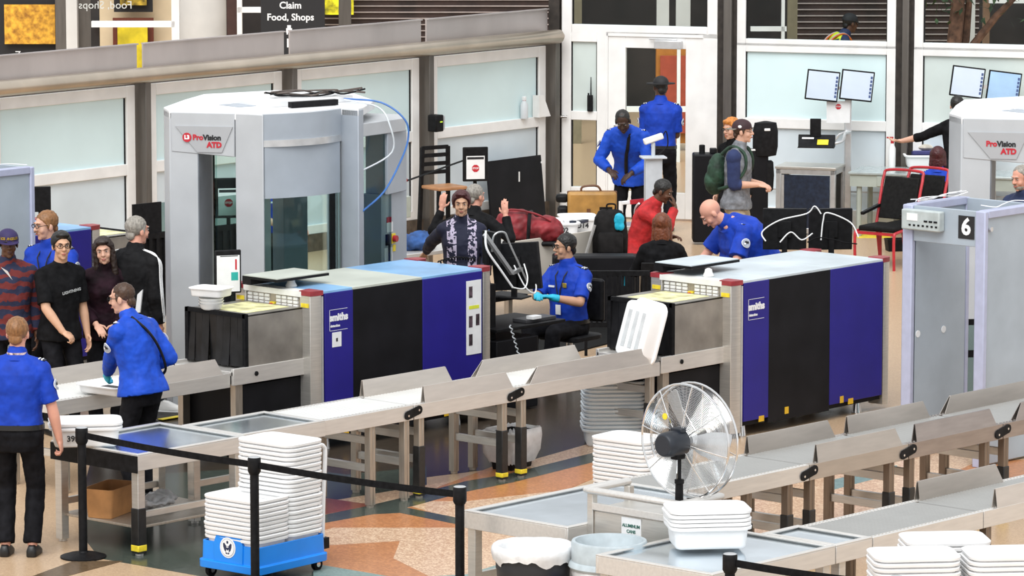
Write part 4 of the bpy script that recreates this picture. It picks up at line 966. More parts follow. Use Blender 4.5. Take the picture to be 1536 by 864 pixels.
a=MB(); a.tube(smooth_path([(-.12,.02,1.66),(-.13,.0,1.5),(.0,-.05,1.30),(.12,-.08,1.14)],6),.010,8); a.build('white_tube',PAPER,t)
for i,pts in enumerate((((.12,-.08,1.14),(.25,-.1,1.12),(.34,-.06,1.2),(.36,0,1.32)),((.34,.10,1.3),(.37,.0,1.12),(.45,-.04,1.05),(.52,0,1.12),(.53,.08,1.25)))):
    MB().tube(smooth_path(pts,6),.0065,6).build('white_cable',PAPER,t)
rr=random.Random(11); pts=[(.12+.004*i+.010*math.cos(i*1.3),-.05+.010*math.sin(i*1.3),.80-.0095*i) for i in range(70)]
MB().tube(pts,.006,5).build('coiled_cable',GPL,t)
pts=[(-.45+.008*i,.28+.012*math.cos(i*1.4),1.385+.012*math.sin(i*1.4)+.02*math.sin(i*.07)) for i in range(60)]
MB().tube(pts,.007,5).build('coiled_cable',RUB,t)
p=at(788,422,1.12); monitor((p[0]-.10,p[1]-.0,1.06),facing(155),.46,.42,'large black monitor seen from behind, left of the seated officer',screen=SCRB,tilt=R(-6),zs=.072)
monitor((p[0]-.24,p[1]+.16,1.28),facing(120),.26,.30,'slim upright monitor edge-on behind the large black monitor',screen=SCR,tilt=0,zs=.29)
# monitors behind the right machine
for k_,(px,rzz,lb) in enumerate(((1186,176,'left'),(1254,186,'right'))):
    p=at(px,374,1.30); monitor((p[0]+.10,p[1]+.15,1.28),facing(rzz),.40,.38,'%s black monitor of the pair seen from behind above the right x-ray machine'%lb,screen=SCRB,zs=.50)
p=at(1205,372,1.3); t=thing('desk','black operator desk behind the right x-ray machine under the two monitors','desk',(p[0]+.15,p[1]+.2,0),facing(180))
MB().box(-.55,.45,-.22,.2,.74,.78).build('desk_top',BLK,t,bevel=.005)
for s in (-1,1): MB().box(s*.45-.03,s*.45+.03,-.2,.18,0,.74).build('side_panel',BLK,t)
t=thing('cable_bundle','white and black cables looped over the rear of the right x-ray machine','cables',(p[0]-.15,p[1]-.1,1.365))
for i,(c_,m_) in enumerate((((-.42,.08,-.02),PAPER),((-.1,.12,.3),PAPER),((.0,.1,.25),PAPER))):
    pass
U=lambda a,b,z:(RT[0]*a+FW[0]*b,RT[1]*a+FW[1]*b,z)
for pts,m_ in (([(-.33,0,.02),(-.36,.05,.10),(-.2,.1,.2),(.05,.12,.26),(.12,.1,.33),(.18,.1,.26)],PAPER),([(.18,.08,.02),(.2,.1,.2),(.24,.1,.27),(.45,.1,.18),(.52,.05,.05)],PAPER),([(.05,0,.01),(.15,.02,.05),(.3,.03,.03),(.38,0,.01),(.5,-.04,.0)],RUB),([(-.2,0,.01),(-.1,.03,.1),(0,.02,.03),(.1,.03,.09)],PAPER)):
    MB().tube(smooth_path([U(*q) for q in pts],6),.0065,6).build('cable',m_,t)
# dual screen stands at the back right
def dual(px,py,D_,label,group,sep,w=.39,h=.36,rz0=-8,fl=True,drop=0):
    r=beyond(px,py,D_); z0=r.z-h
    for s,lb in ((-1,'left'),(1,'right')):
        c=(r.x+RT[0]*s*sep,r.y+RT[1]*s*sep,z0-(drop*s))
        monitor(c,facing(0),w,h,'%s screen of the %s'%(lb,label),screen=SCR if s<0 or fl else SCRB,stand=False,tilt=R(-6) if fl else R(-7))
    t=thing('screen_stand','aluminium post with arms behind the %s'%label,'stand',(r.x+FW[0]*.12,r.y+FW[1]*.12,0),facing(0))
    MB().box(-.15,-.07,-.05,.05,0,z0+.1).build('post',ALU,t,bevel=.01); MB().bar((-.35,.08,z0+.15),(.35,.08,z0+.15),.05,.04).build('cross_arm',ALU,t); MB().box(-.19,-.03,-.12,.12,0,.02).build('base_plate',ALU,t)
    s=MB().box(-.13,.15,.052,.055,z0-.27,z0-.01).build('stop_notice',PAPER,t)
    M=Matrix.Translation((.01,.0555,z0-.075))@Matrix.Rotation(PI/2,4,'X')
    o8=[(.035*math.cos(R(22.5+45*i)),.035*math.sin(R(22.5+45*i)),0) for i in range(8)]; MB().loft([o8,[(a,b,-.002) for a,b,_ in o8]],M=M).build('stop_symbol',LETR,s)
    text('STOP',.024,LETW,s,(.01,.0585,z0-.075),rz=PI,name='stop_lettering',bold=.0005)
    return t,r,z0
t,r,z0=dual(1260,106,50.55,'dual screens above the grey equipment cabinet','d',.205)
m_=MB(); m_.tube(smooth_path([(-.1,.06,z0-.38),(.0,.15,z0-.40),(.1,.10,z0-.52),(.25,.2,z0-.52)],5),.016,8); m_.build('swing_arm',ALU,t)
dual(1479,104,50.2,'dual screens above the right-edge body scanner','d',.215,fl=False,drop=.028)
q=beyond(1227,219,50.2); t=thing('control_tablet','black control panel with yellow label and raised screen on a swing arm','control panel',(q.x,q.y,q.z),facing(-8))
MB().loft([[(-.20,-.09,-.015),(.24,-.09,-.015),(.24,.12,-.015),(-.20,.12,-.015)],[(-.20,-.09,.13),(.24,-.09,.13),(.22,.13,.0),(-.18,.13,.0)]]).build('panel',BLK,t,bevel=.008)
MB().tube(smooth_path([(-.15,-.05,.02),(-.28,-.12,.05),(-.30,-.30,.12),(-.35,-.45,.12)],6),.018,8).build('support_arm',ALU,t)
MB().box(-.03,.10,-.07,-.04,.10,.32).build('raised_screen',BLK,t,bevel=.008); MB().bx((-.06,.055,.051),(.13,.10,.004),rx=R(-30.6)).build('yellow_label',YEL,t); MB().bx((.12,-.01,.090),(.14,.03,.004),rx=R(-30.6)).build('white_keys',PAPER,t)
# ================================================================ BACK RIGHT FURNITURE
ca=at(1163,352,0); t=thing('equipment_cabinet','grey aluminium framed cabinet with black door below the dual screens','cabinet',(ca[0],ca[1],0),RA)
W_,D2,H_=.72,.50,.82
f=MB()
for x_ in (0,W_-.06): 
    for y_ in (0,D2-.06): f.box(x_,x_+.06,y_,y_+.06,0,H_-.05)
f.box(0,W_,0,.06,H_-.09,H_-.03); f.box(0,W_,D2-.06,D2,H_-.09,H_-.03); f.box(0,.06,0,D2,H_-.09,H_-.03); f.box(W_-.06,W_,0,D2,H_-.09,H_-.03); f.box(0,W_,0,.06,.03,.09)
f.build('frame',ALU,t,bevel=.005)
MB().box(-.01,W_+.01,-.01,D2+.01,H_-.03,H_).build('cabinet_top',STEEL,t,bevel=.004)
dd=MB().box(.07,W_-.07,.01,.03,.09,H_-.10).build('door',NAVYP,t); MB().box(.065,.10,-.002,.012,.09,H_-.10).build('hinge_strip',ALU,dd); MB().box(W_-.11,W_-.09,-.012,.01,.30,.33).build('handle',ALU,dd)
MB().box(.03,.05,.06,D2-.06,.05,H_-.1).build('side_panel',BLK,t); MB().box(W_-.05,W_-.03,.06,D2-.06,.05,H_-.1).build('side_panel',BLK,t)
tb=at(1272,258,.77); DESK=mat('desk_grey_green',(.36,.40,.36),.4,0,.05,4)
t=thing('work_table','grey-green metal table with drawer between the cabinet and the second scanner','table',(tb[0],tb[1],0),RA)
MB().box(0,2.2,0,.75,.74,.77).build('table_top',mat('table_top_grey',(.44,.50,.50),.2,.3),t,bevel=.006); MB().box(.02,2.18,.02,.06,.60,.74).build('apron',DESK,t)
dw=MB().box(.35,1.3,.0,.02,.61,.73).build('drawer',DESK,t,bevel=.004); MB().box(.72,.9,-.02,.0,.69,.705).build('drawer_handle',CHROME,dw)
for x_ in (.12,2.05):
    for y_ in (.08,.68): MB().cyl((x_,y_,0),(x_,y_,.60),.032).build('leg',DESK,t)
q=at(1389,250,.77); o=tray((q[0],q[1],.773),facing(0),'white tray with navy laptop sleeve on the grey-green table'); o.rotation_euler=(0,0,facing(0)+PI/2)
lp=MB().bx((0,0,0),(.34,.24,.06)).build('laptop_sleeve',mat('navy_sleeve',(.03,.03,.14),.6),None,bevel=.015,loc=(q[0],q[1],.93),rot=(R(8),0,facing(0))); tag(lp,'navy laptop sleeve lying on the white tray on the grey-green table','sleeve')
cl=MB(); 
for i in range(5): cl.ell((random.uniform(-.12,.12),random.uniform(-.05,.1),.02),(.12,.10,.045),12,8)
tag(cl.build('folded_jacket',mat('cream_cloth',(.60,.56,.48),.8,0,.2,8),None,loc=(q[0]+.22,q[1]+.10,.97)),'cream and grey folded clothing above the navy sleeve','clothing')
q=at(1338,250,.77); t=thing('sanitizer_bottle','white pump bottle with red top on the grey-green table','bottle',(q[0],q[1],.77))
MB().lathe([(.04,0),(.042,.02),(.042,.22),(.025,.26),(.018,.28)],20).build('bottle_body',WPL,t); MB().lathe([(.02,.28),(.02,.32),(.008,.325),(.008,.35)],14).build('pump',REDP,t); MB().bx((-.02,.02,.35),(.08,.02,.018),rz=facing(0)).build('nozzle',REDP,t)
# red framed chairs
def red_chair(px,py,phi,label):
    p=at(px,py,.44); t=thing('red_frame_chair',label,'chair',(p[0],p[1],0),facing(phi))
    SEAT=mat('chair_black_fabric',(.010,.010,.010),.7,0,.15,30,spec=.1)
    MB().box(-.23,.23,-.20,.24,.42,.48).build('seat',SEAT,t,bevel=.02)
    b=MB(); b.loft([[(-.23,-.20,.52),(.23,-.20,.52),(.23,-.24,.52),(-.23,-.24,.52)],[(-.22,-.33,.98),(.22,-.33,.98),(.22,-.37,.98),(-.22,-.37,.98)]]); b.build('backrest',SEAT,t,bevel=.012)
    f=MB(); f.tube(smooth_path([(-.25,-.20,.44),(-.25,-.30,.80),(-.25,-.36,.98),(-.20,-.39,1.05),(.20,-.39,1.05),(.25,-.36,.98),(.25,-.30,.80),(.25,-.20,.44)],5),.017,8); f.build('back_frame',REDP,t)
    for s in (-1,1):
        f=MB(); f.tube(smooth_path([(s*.25,.26,0),(s*.25,.27,.36),(s*.25,.20,.42),(s*.25,-.15,.43),(s*.25,-.22,.36),(s*.25,-.30,0)],5),.017,8); f.build('leg_frame',REDP,t)
        MB().bar((s*.25,-.26,.66),(s*.25,.12,.60),.04,.03).build('armrest',BLK,t)
    MB().bar((-.25,.24,.40),(.25,.24,.40),.03,.03).build('front_rail',REDP,t)
    return t
red_chair(1330,342,-35,'red framed chair with black seat facing the two monitors, nearer one')
red_chair(1368,338,-35,'red framed chair with black backrest behind the metal detector numbered 6')
# black folded wheelchairs / equipment
q=at(1064,372,0); t=thing('equipment_case','tall black equipment case left of the young man with the green backpack','case',(q[0]+.3,q[1]+.3,0),facing(0))
MB().box(-.16,.16,-.15,.15,.03,1.06).build('case_body',BLKP,t,bevel=.02); MB().box(-.12,-.04,-.06,.06,1.06,1.12).cyl((.05,0,1.05),(.05,0,1.16),.035).build('case_fittings',BLK,t,bevel=.01); MB().cyl((-.1,-.05,.0),(-.1,.05,.0),.03).build('castor',RUB,t)
q=at(1136,372,0); t=thing('folded_wheelchair','black folded transport chair with rounded headrest right of the young man','wheelchair',(q[0],q[1],0),facing(10))
b=MB(); b.rrect(.24,.10,.04,[(-.02,0),(0,.02),(.0,1.14),(-.02,1.16)],M=Matrix.Translation((0,0,.0))); b.build('folded_seat',BLKP,t)
b=MB(); b.lathe([(.02,0),(.13,.02),(.15,.12),(.15,.30),(.13,.40),(.02,.42)],24,Matrix.Translation((-.08,.02,1.06)),sy=.5); b.build('headrest',BLK,t)
MB().box(-.12,-.05,.09,.10,1.37,1.40).build('white_badge',PAPER,t,bevel=.008); MB().rrect(.10,.10,.04,[(-.02,.66),(0,.68),(.01,.85),(0,1.0),(-.02,1.02)],M=Matrix.Translation((-.13,0,0))).build('side_pad',BLK,t); MB().box(.02,.14,.05,.055,1.14,1.16).build('white_strip',PAPER,t)
for s in (-1,1): MB().cyl((s*.1,-.06,.12),(s*.1,.06,.12),.12,n=24).build('wheel',RUB,t)
# camera post
q=at(979,425,0); t=thing('camera_post','pale grey square column with small surveillance camera on top','camera post',(q[0],q[1],0),facing(8))
CP=mat('post_pale_grey',(.50,.54,.58),.45,0,.03); MB().box(-.09,.09,-.07,.07,0,1.37).build('column',CP,t,bevel=.006); MB().box(-.135,.135,-.11,.11,1.37,1.39).build('top_plate',CP,t,bevel=.004)
MB().cyl((0,0,1.39),(0,0,1.54),.022).build('camera_stem',CP,t); c_=MB(); c_.bx((.0,0,1.58),(.22,.075,.065),ry=R(18)); c_.build('camera',WPL,t,bevel=.012)
MB().tube(smooth_path([(-.1,0,1.60),(-.14,0,1.66),(-.16,-.02,1.5),(-.06,-.03,1.40)],6),.007,6).build('camera_cable',BLK,t)
# ================================================================ PROPERTY TABLES BEHIND
ta=at(785,372,.76); BEI=mat('beige_panel',(.56,.52,.46),.5,0,.05,2)
t=thing('property_table','long steel property table with beige side panel behind the seated officer','table',(ta[0]-.35,ta[1]-.1,0))
MB().box(0,1.75,0,.75,.72,.76).build('table_top',STEELX,t,bevel=.004); MB().box(.0,1.75,-.01,.01,.30,.86).build('side_panel',BEI,t,bevel=.004)
for x_ in (.1,1.65):
    for y_ in (.08,.68): MB().box(x_-.03,x_+.03,y_-.03,y_+.03,0,.72).build('leg',STEELD,t)
tx0,ty0=ta[0]-.35,ta[1]-.1
t=thing('property_table','low steel table with blue clothes between the left body scanner and the floral-top woman','table',at(606,380,.76)[:2]+(0,),0)
l0=Vector(t.location); MB().box(-.1,1.0,-.1,.6,.72,.76).build('table_top',STEELX,t,bevel=.004)
for x_ in (0,.9):
    for y_ in (0,.5): MB().box(x_-.03,x_+.03,y_-.03,y_+.03,0,.72).build('leg',STEELD,t)
def blob(name,label,cat,loc,m,lumps,seed=0,disp=.03,scale=.15,vox=.012,rz=0,group=None,parent=None):
    b=MB()
    for c,r in lumps: b.ell(c,r,16,10)
    me=b.mesh('tmp'); o=bpy.data.objects.new('tmp',me); C.objects.link(o)
    r_=o.modifiers.new('r','REMESH'); r_.mode='VOXEL'; r_.voxel_size=vox; r_.use_smooth_shade=True
    tx=bpy.data.textures.new('clouds','CLOUDS'); tx.noise_scale=scale
    d_=o.modifiers.new('d','DISPLACE'); d_.texture=tx; d_.strength=disp; d_.mid_level=.5; d_.texture_coords='GLOBAL' if False else 'LOCAL'
    s_=o.modifiers.new('s','SMOOTH'); s_.iterations=3
    dg=bpy.context.evaluated_depsgraph_get(); me2=bpy.data.meshes.new_from_object(o.evaluated_get(dg)); bpy.data.objects.remove(o)
    me2.materials.clear(); o2=link(name,me2,m,parent,sharp=180,loc=loc,rot=(0,0,rz))
    if label: tag(o2,label,cat,group)
    return o2
q=at(617,366,.82); blob('folded_jeans','crumpled blue denim clothes on the low table by the left scanner','clothing',(q[0],q[1],.83),mat('denim_blue',(.02,.07,.22),.8,0,.3,9),[((0,0,0),(.26,.14,.08)),((.1,.05,.05),(.14,.12,.07)),((-.12,-.03,.03),(.12,.1,.08))],disp=.06,scale=.08,rz=-R(48))
q=at(792,345,.92); t=thing('duffel_bag','large dark red duffel bag on the property table behind the seated officer','bag',(q[0],q[1],.77),-R(48)+R(-8))
RED_=mat('duffel_red',(.20,.012,.018),.6,0,.25,7)
b1=blob('bag_body',None,None,(0,0,.17),RED_,[((-.12,0,.03),(.22,.17,.17)),((.16,0,-.02),(.20,.16,.15)),((0,0,-.03),(.30,.15,.13))],disp=.07,scale=.12,parent=t)
MB().tube(smooth_path([(.02,-.16,.02),(.03,-.17,.2),(.03,-.08,.33),(.03,.05,.33)],6),.02,6).build('strap',BLK,t); MB().tube(smooth_path([(-.3,-.05,.2),(-.2,-.1,.36),(.05,-.1,.34),(.25,-.1,.26)],6),.012,6).build('handle',RED_,t); MB().box(-.25,.32,-.14,.12,0,.05).build('base_panel',BLK,t,bevel=.02)
def numbered(px,py,z,lab,num,rz,me=None,sy=1,dx=0):
    q=at(px,py,z); o=tray((q[0],q[1],z),rz,lab,None,me); number(o,num,.075,(0,-.262,.075),0); return o
numbered(868,345,.765,'white tray numbered D14 on the property table behind the seated officer','D14',R(-40)); numbered(838,352,.765,'white tray numbered C02 on the property table in front of tray D14','C02',R(-40)); numbered(790,362,.765,'white tray numbered 076 on the property table beside the red duffel','076',R(-40))
bx_=at(870,330,.92); tag(MB().bx((0,0,0),(.1,.06,.03)).bx((.1,.02,0),(.06,.05,.03)).bx((-.09,.02,0),(.05,.05,.04)).build('keys',NAVYP,None,loc=(bx_[0],bx_[1],.90)),'small dark blue belongings in the white tray numbered D14','belongings')
# suitcase on a low bench
q=at(888,336,.58); t=thing('luggage_bench','low grey steel bench under the tan suitcase','bench',(q[0],q[1],0),facing(0)+PI); MB().box(-.5,.5,-.2,.2,.53,.58).build('bench_top',STEELX,t,bevel=.005)
for s in (-1,1): MB().box(s*.42-.03,s*.42+.03,-.18,.18,0,.53).build('leg',STEELD,t)
t=thing('suitcase','tan suitcase with brown edging lying on its side behind tray D14','suitcase',(q[0],q[1],.582),facing(0)+PI)
TAN=mat('tan_leather',(.36,.19,.045),.5,0,.12,8); BRN=mat('brown_trim',(.12,.045,.015),.5)
MB().box(-.27,.27,-.12,.12,.02,.36).build('case_body',TAN,t,bevel=.03); MB().box(-.275,.275,-.02,.02,.015,.365).build('edge_band',BRN,t,bevel=.01); MB().box(.08,.22,-.125,-.118,.02,.20).build('black_pocket',BLK,t); MB().box(-.06,-.02,-.127,-.12,.06,.18).build('buckle',BRN,t)
MB().tube(smooth_path([(-.12,0,.36),(-.10,0,.41),(.05,0,.42),(.10,0,.36)],6),.012,8).build('handle',BRN,t); MB().box(-.40,-.26,-.07,.07,.24,.33).build('wheel_block',BLK,t,bevel=.03); MB().box(-.38,-.26,-.07,.07,.0,.2).build('wheel_block',BLK,t,bevel=.03)
# black backpack with cyan glove
q=at(915,392,.55); t=thing('backpack','black backpack with a cyan glove hung on it behind the seated officer','bag',(q[0],q[1],.60),facing(0))
BPK=mat('backpack_black',(.010,.009,.009),.75,0,.3,12,spec=.15)
b=MB(); b.rrect(.36,.22,.08,[(-.03,.0),(.0,.03),(.005,.22),(-.02,.40),(-.06,.47),(-.10,.49)],n=7); bb=b.build('bag_body',BPK,t,sharp=60)
b=MB(); b.rrect(.26,.08,.03,[(-.02,.04),(0,.06),(0,.24),(-.02,.27)],M=Matrix.Translation((0,.13,0))); b.build('front_pocket',BPK,t,bevel=.01); MB().tube(smooth_path([(.03,0,.48),(.03,.0,.54),(-.05,0,.54),(-.05,0,.48)],5),.010,6).build('top_handle',BPK,t)
blob('cyan_glove',None,None,(-.09,.13,.40),mat('cyan_nitrile',(.01,.40,.58),.5,0,.06),[((0,0,0),(.055,.02,.07)),((-.02,0,-.07),(.035,.018,.05)),((.02,0,-.065),(.03,.018,.05))],disp=.01,scale=.05,vox=.006,parent=t)
MB().tube(smooth_path([(.16,.1,.34),(.22,.14,.15),(.26,.16,.0),(.24,.2,-.08)],6),.018,6).build('strap',mat('grey_strap',(.30,.29,.28),.7),t)
t=thing('side_table','black low table under the backpack behind the seated officer','table',(q[0],q[1],0),facing(0)); MB().box(-.3,.3,-.25,.25,.56,.60).build('table_top',BLK,t,bevel=.004)
for s in (-1,1): MB().box(s*.26-.03,s*.26+.03,-.2,.2,0,.56).build('leg',BLK,t)
q=at(918,440,.62); t=thing('slatted_rack','black slatted rack holding white and cyan sheets right of the seated officer','rack',(q[0]+.1,q[1],0),facing(0))
f=MB(); 
for i in range(12): f.box(-.30+i*.05,-.28+i*.05,-.01,.01,.30,.80)
f.box(-.33,.33,-.015,.015,.28,.33); f.box(-.33,.33,-.015,.015,.78,.83); f.box(-.33,-.30,-.015,.015,0,.83); f.box(.30,.33,-.015,.015,0,.83); f.build('slats',BLK,t)
f=MB(); 
for i in range(5): f.box(-.10+i*.05,-.085+i*.05,-.03,-.02,.40,.70)
f.build('white_sheets',PAPER,t); MB().box(-.06,-.03,-.035,-.03,.68,.78).build('cyan_sheet',mat('cyan_nitrile',(.01,.4,.58),.5),t)
q=at(960,436,.9); tag(MB().box(-.06,.06,-.06,.06,0,.36).build('small_cabinet',mat('dark_grey_box',(.08,.08,.085),.5),None,bevel=.006,loc=(q[0]+.6,q[1]+.4,.0)),'small dark box behind the upright white tray','box')
# ladder back stool, boards, belts by the partition
q=at(666,362,0); t=thing('bar_stool','black ladder-back stool with wooden seat beside the partition post','stool',(q[0],q[1],0),facing(35))
MB().box(-.2,.2,-.18,.2,.62,.66).build('seat',mat('wood_seat',(.45,.22,.10),.45,0,.1,6),t,bevel=.012)
for x_,y_ in ((-.18,.16),(.18,.16)): MB().bar((x_*1.15,y_*1.2,0),(x_,y_,.62),.04,.04).build('leg',BLK,t)
for x_ in (-.18,.18): MB().bar((x_*1.15,-.22,0),(x_,-.18,1.10),.04,.04).build('leg',BLK,t)
f=MB(); 
for z_ in (.78,.88,.98,1.07): f.box(-.18,.18,-.20,-.17,z_,z_+.045)
f.build('back_slats',BLK,t); f=MB(); f.bar((-.2,.18,.25),(.2,.18,.25),.03,.03); f.build('foot_rail',BLK,t)
q=at(772,330,0); t=thing('folding_board','large black board leaning at the partition behind the stop notice','board',(q[0]-.42,q[1]-.40,0),LA)
MB().bx((0,0,.41),(1.02,.03,.82),rx=R(-6)).build('panel',BLKP,t,bevel=.004); MB().bar((-.02,.04,.60),(.02,.04,.2),.03,.03).build('prop',BLK,t); MB().bx((.0,-.05,.60),(.015,.01,.12)).build('white_hook',PAPER,t); MB().bx((.44,-.05,.74),(.05,.01,.02)).build('white_tag',PAPER,t)
q=at(663,240,1.35); t=thing('loudspeaker','small black wall loudspeaker with green light on the partition post','speaker',(10.62,11.26,1.25),LA)
MB().box(-.02,.12,-.10,.04,0,.20).build('speaker_body',BLK,t,bevel=.015); MB().box(.12,.16,-.08,.02,.02,.18).build('side_bracket',ALU,t); MB().box(.05,.09,-.105,-.10,.11,.125).build('green_light',mat('green_light',(.5,.7,.05),.5,emit=.5),t)
q=at(612,330,0); 
a=at(606,345,0); b=at(697,310,0)
t=thing('barrier_post','steel barrier post with black belt and red tip beside the left body scanner','barrier post',(8.6,9.83,0))
MB().cyl((0,0,.02),(.12,.08,.93),.02).build('pole',CHROME,t); MB().lathe([(.15,0),(.15,.015),(.03,.03)],24).build('base',BLK,t)
d=Vector((2.15,1.0,0)); M0_=Vector((.12,.08,.93)); f=MB(); f.bar(M0_+Vector((-.1,-.05,-.02)),M0_+d+Vector((0,0,.0)),.05,.004); f.build('belt',RUB,t); MB().bar(M0_+Vector((-.25,.0,-.03)),M0_+Vector((.05,.0,.0)),.03,.03).build('red_tip',REDP,t)
# grey-green machine beyond the left scanner
q=at(598,300,.9); t=thing('grey_cabinet','grey-green cabinet beside the right edge of the left body scanner','cabinet',(q[0]+.4,q[1]+.6,0),LA)
MB().box(-.35,.22,-.2,.2,.62,.86).build('cabinet_box',DESK,t,bevel=.008)
for x_ in (-.3,.17): MB().box(x_-.03,x_+.03,-.15,.15,0,.62).build('leg',DESK,t)
# red and white pole in front of the bending officer
q=at(956,302,.85); t=thing('boom_barrier','red and white barrier boom beside the man in the red sweater','barrier',(q[0],q[1],0),facing(0))
MB().bar((.18,0,.83),(-.18,0,.87),.04,.04).build('boom',PAPER,t,bevel=.008); MB().bar((.08,.002,.841),(-.10,.002,.861),.046,.046).build('red_band',REDP,t); MB().cyl((.18,0,0),(.18,0,.85),.025).build('support_post',WPL,t); MB().box(.05,.3,-.12,.12,0,.02).build('base',BLK,t)
# glass screen and dark furniture of the rear lane
a=Vector(at(205,362,.85)); b=Vector(at(360,345,.85)); t=thing('glass_screen','tinted glass screen with dark rail behind the grey-haired passenger','screen',(a.x,a.y,0),math.atan2(b.y-a.y,b.x-a.x)); Lg=(b-a).length
MB().box(0,Lg,-.006,.006,.92,1.22).build('pane',glass_mat('tinted_pane',(.58,.66,.64),.10),t); MB().box(-.05,.32,-.01,.01,.9,1.23).build('dark_end_panel',BLK,t); f=MB(); f.box(0,Lg,-.02,.02,.86,.92); f.build('rail',BLK,t); f=MB()
for i in range(14): f.box(.05+i*Lg/14,.09+i*Lg/14,-.02,.02,.1,.86)
f.box(0,Lg,.0,.02,.05,.86); f.build('slatted_base',BLK,t)
# framed dark screen behind the left officer group
q=beyond(62,318,43.5); monitor((q.x,q.y,q.z),facing(10),.20,.26,'dark screen above the officer with glasses at left',stand=True,zs=q.z)
# window-sill items
q=MR@Vector((.40,-.06,1.312)); t=thing('two_way_radio','black two-way radio with tall antenna standing on the sidelite rail','radio',(q.x,q.y,q.z),facing(0))
MB().box(-.035,.035,-.02,.02,0,.20).build('radio_body',BLK,t,bevel=.008); MB().cyl((-.01,0,.20),(-.01,0,.42),.009,.005).build('antenna',BLK,t); MB().cyl((.02,0,.20),(.02,0,.225),.01).build('knob',BLK,t)
RAILY=lambda s:ML@Vector((s,-.055,1.256))
q=RAILY(8.62); t=thing('spray_bottle','clear spray bottle with white trigger on the partition rail','bottle',(q.x,q.y-.01,q.z),LA); MB().lathe([(.045,0),(.048,.02),(.048,.17),(.02,.22)],18).build('bottle_body',GPL,t); MB().box(-.02,.02,-.02,.02,.22,.27).build('trigger_head',PAPER,t,bevel=.005); MB().lathe([(.021,.205),(.021,.225)],12).build('red_collar',REDP,t)
q=RAILY(8.83); t=thing('leaflet_holder','white leaflet holder standing at the end of the partition rail','holder',(q.x,q.y-.02,q.z),LA); MB().prism([(0,-.05),(.02,-.05),(.02,.05),(0,.05)],0,.27).build('side_plate',WPL,t); b=MB(); b.loft([[(.02,-.04,0),(.24,-.04,0),(.24,-.03,0),(.02,-.03,0)],[(.02,-.04,.27),(.10,-.04,.27),(.10,-.03,.27),(.02,-.03,.27)]]); b.build('sloped_sheet',WPL,t)
# ================================================================ FLOOR CLUTTER
def mat_thing(px0,py0,px1,py1,label,m,edge=None):
    pass
MATB=mat('rubber_mat',(.035,.032,.028),.8,0,.3,20)
for i,(poly,lb) in enumerate((([(210,612),(262,592),(338,578),(352,600),(300,622),(240,632)],'dark rubber floor mat with yellow edge under the left conveyor entrance'),([(262,648),(330,628),(352,616),(352,640),(300,655)],'second dark rubber floor mat next to the front leg of the left x-ray machine'))):
    pts=[Vector(at(x,y,0)) for x,y in poly]; c=sum(pts,Vector())/len(pts); t=thing('floor_mat',lb,'mat',(c.x,c.y,.006*i)); MB().prism([tuple((q-c)[:2]) for q in pts],.0,.012+.004*i).build('mat_body',MATB,t)
    f=MB(); a_,b_=pts[4 if i==0 else 0]-c,pts[5 if i==0 else 1]-c; f.bar(a_+Vector((0,0,.017)),b_+Vector((0,0,.017)),.06,.006); f.bar(pts[1]-c+Vector((0,0,.017)),pts[2]-c+Vector((0,0,.017)),.05,.006); f.build('yellow_edge',YEL,t)
q=at(252,616,.02); t=thing('sneaker','white sneaker with navy cuff on the floor behind the leaning officer','shoe',(q[0],q[1],.02),facing(78))
b=MB(); b.loft([[(x_*w_,y_,z_*h_+.002) for x_,z_ in ((-1,0),(1,0),(1,.5),(.6,1),(-.6,1),(-1,.5))] for y_,w_,h_ in ((-.12,.03,.09),(-.08,.04,.10),(-.0,.042,.085),(.07,.045,.055),(.12,.04,.04),(.15,.022,.025))]); b.build('upper',WPL,t,bevel=.008,sharp=60); MB().box(-.045,.045,-.12,.14,-.012,.006).build('sole',PAPER,t,bevel=.01); MB().lathe([(.045,.09),(.055,.16)],14,Matrix.Translation((0,-.08,0))).build('navy_cuff',NAVYP,t)
q=at(158,728,.23); t=thing('paper_bag','open brown paper bag on the lower shelf of the left steel table','bag',(-4.62,.30,.222),R(20)); MB().rrect(.40,.22,.03,[(-.01,0),(.0,.1),(.02,.22),(.012,.22),(-.01,.01)]).build('bag_body',mat('kraft_paper',(.42,.20,.07),.7,0,.12,6),t)
q=at(262,712,.3); blob('plastic_bag','crumpled clear plastic bag on the shelf under the left steel table','bag',(-4.22,.22,.275),mat('clear_plastic',(.55,.56,.58),.25),[((0,0,0),(.16,.12,.05)),((.1,.05,.01),(.1,.1,.05))],disp=.09,scale=.05,vox=.01)
for i,(px,m_,lb) in enumerate(((388,mat('orange_box',(.75,.28,.03),.5),'orange and white cleaning box'),(398,mat('blue_bottle',(.03,.08,.35),.4),'small blue bottle'),(408,WPL,'pale grey wipes tub'))):
    q=at(px,616,0); t=thing('cleaning_supply','%s on the floor under the left x-ray machine'%lb,'container',(q[0]-.1,q[1]-.12,0)); MB().lathe([(.03,0),(.034,.01),(.034,.09),(.015,.11)],14).build('container_body',m_,t); MB().lathe([(.016,.11),(.016,.13)],12).build('cap',PAPER,t)
for k_,poly in enumerate(([(1285,352),(1336,352),(1336,357),(1285,357)],[(1285,340),(1372,345),(1372,348),(1285,344)])):
    trim(MB().prism([at(x,y,0)[:2] for x,y in poly],.0,.004),YEL)

q=at(1346,376,0); t=thing('black_box','black plastic box on the floor under the red framed chairs','box',(q[0],q[1],0),facing(10)); MB().rrect(.28,.20,.02,[(-.02,0),(0,.14),(-.012,.14),(-.03,.02)]).build('box_body',BLK,t)

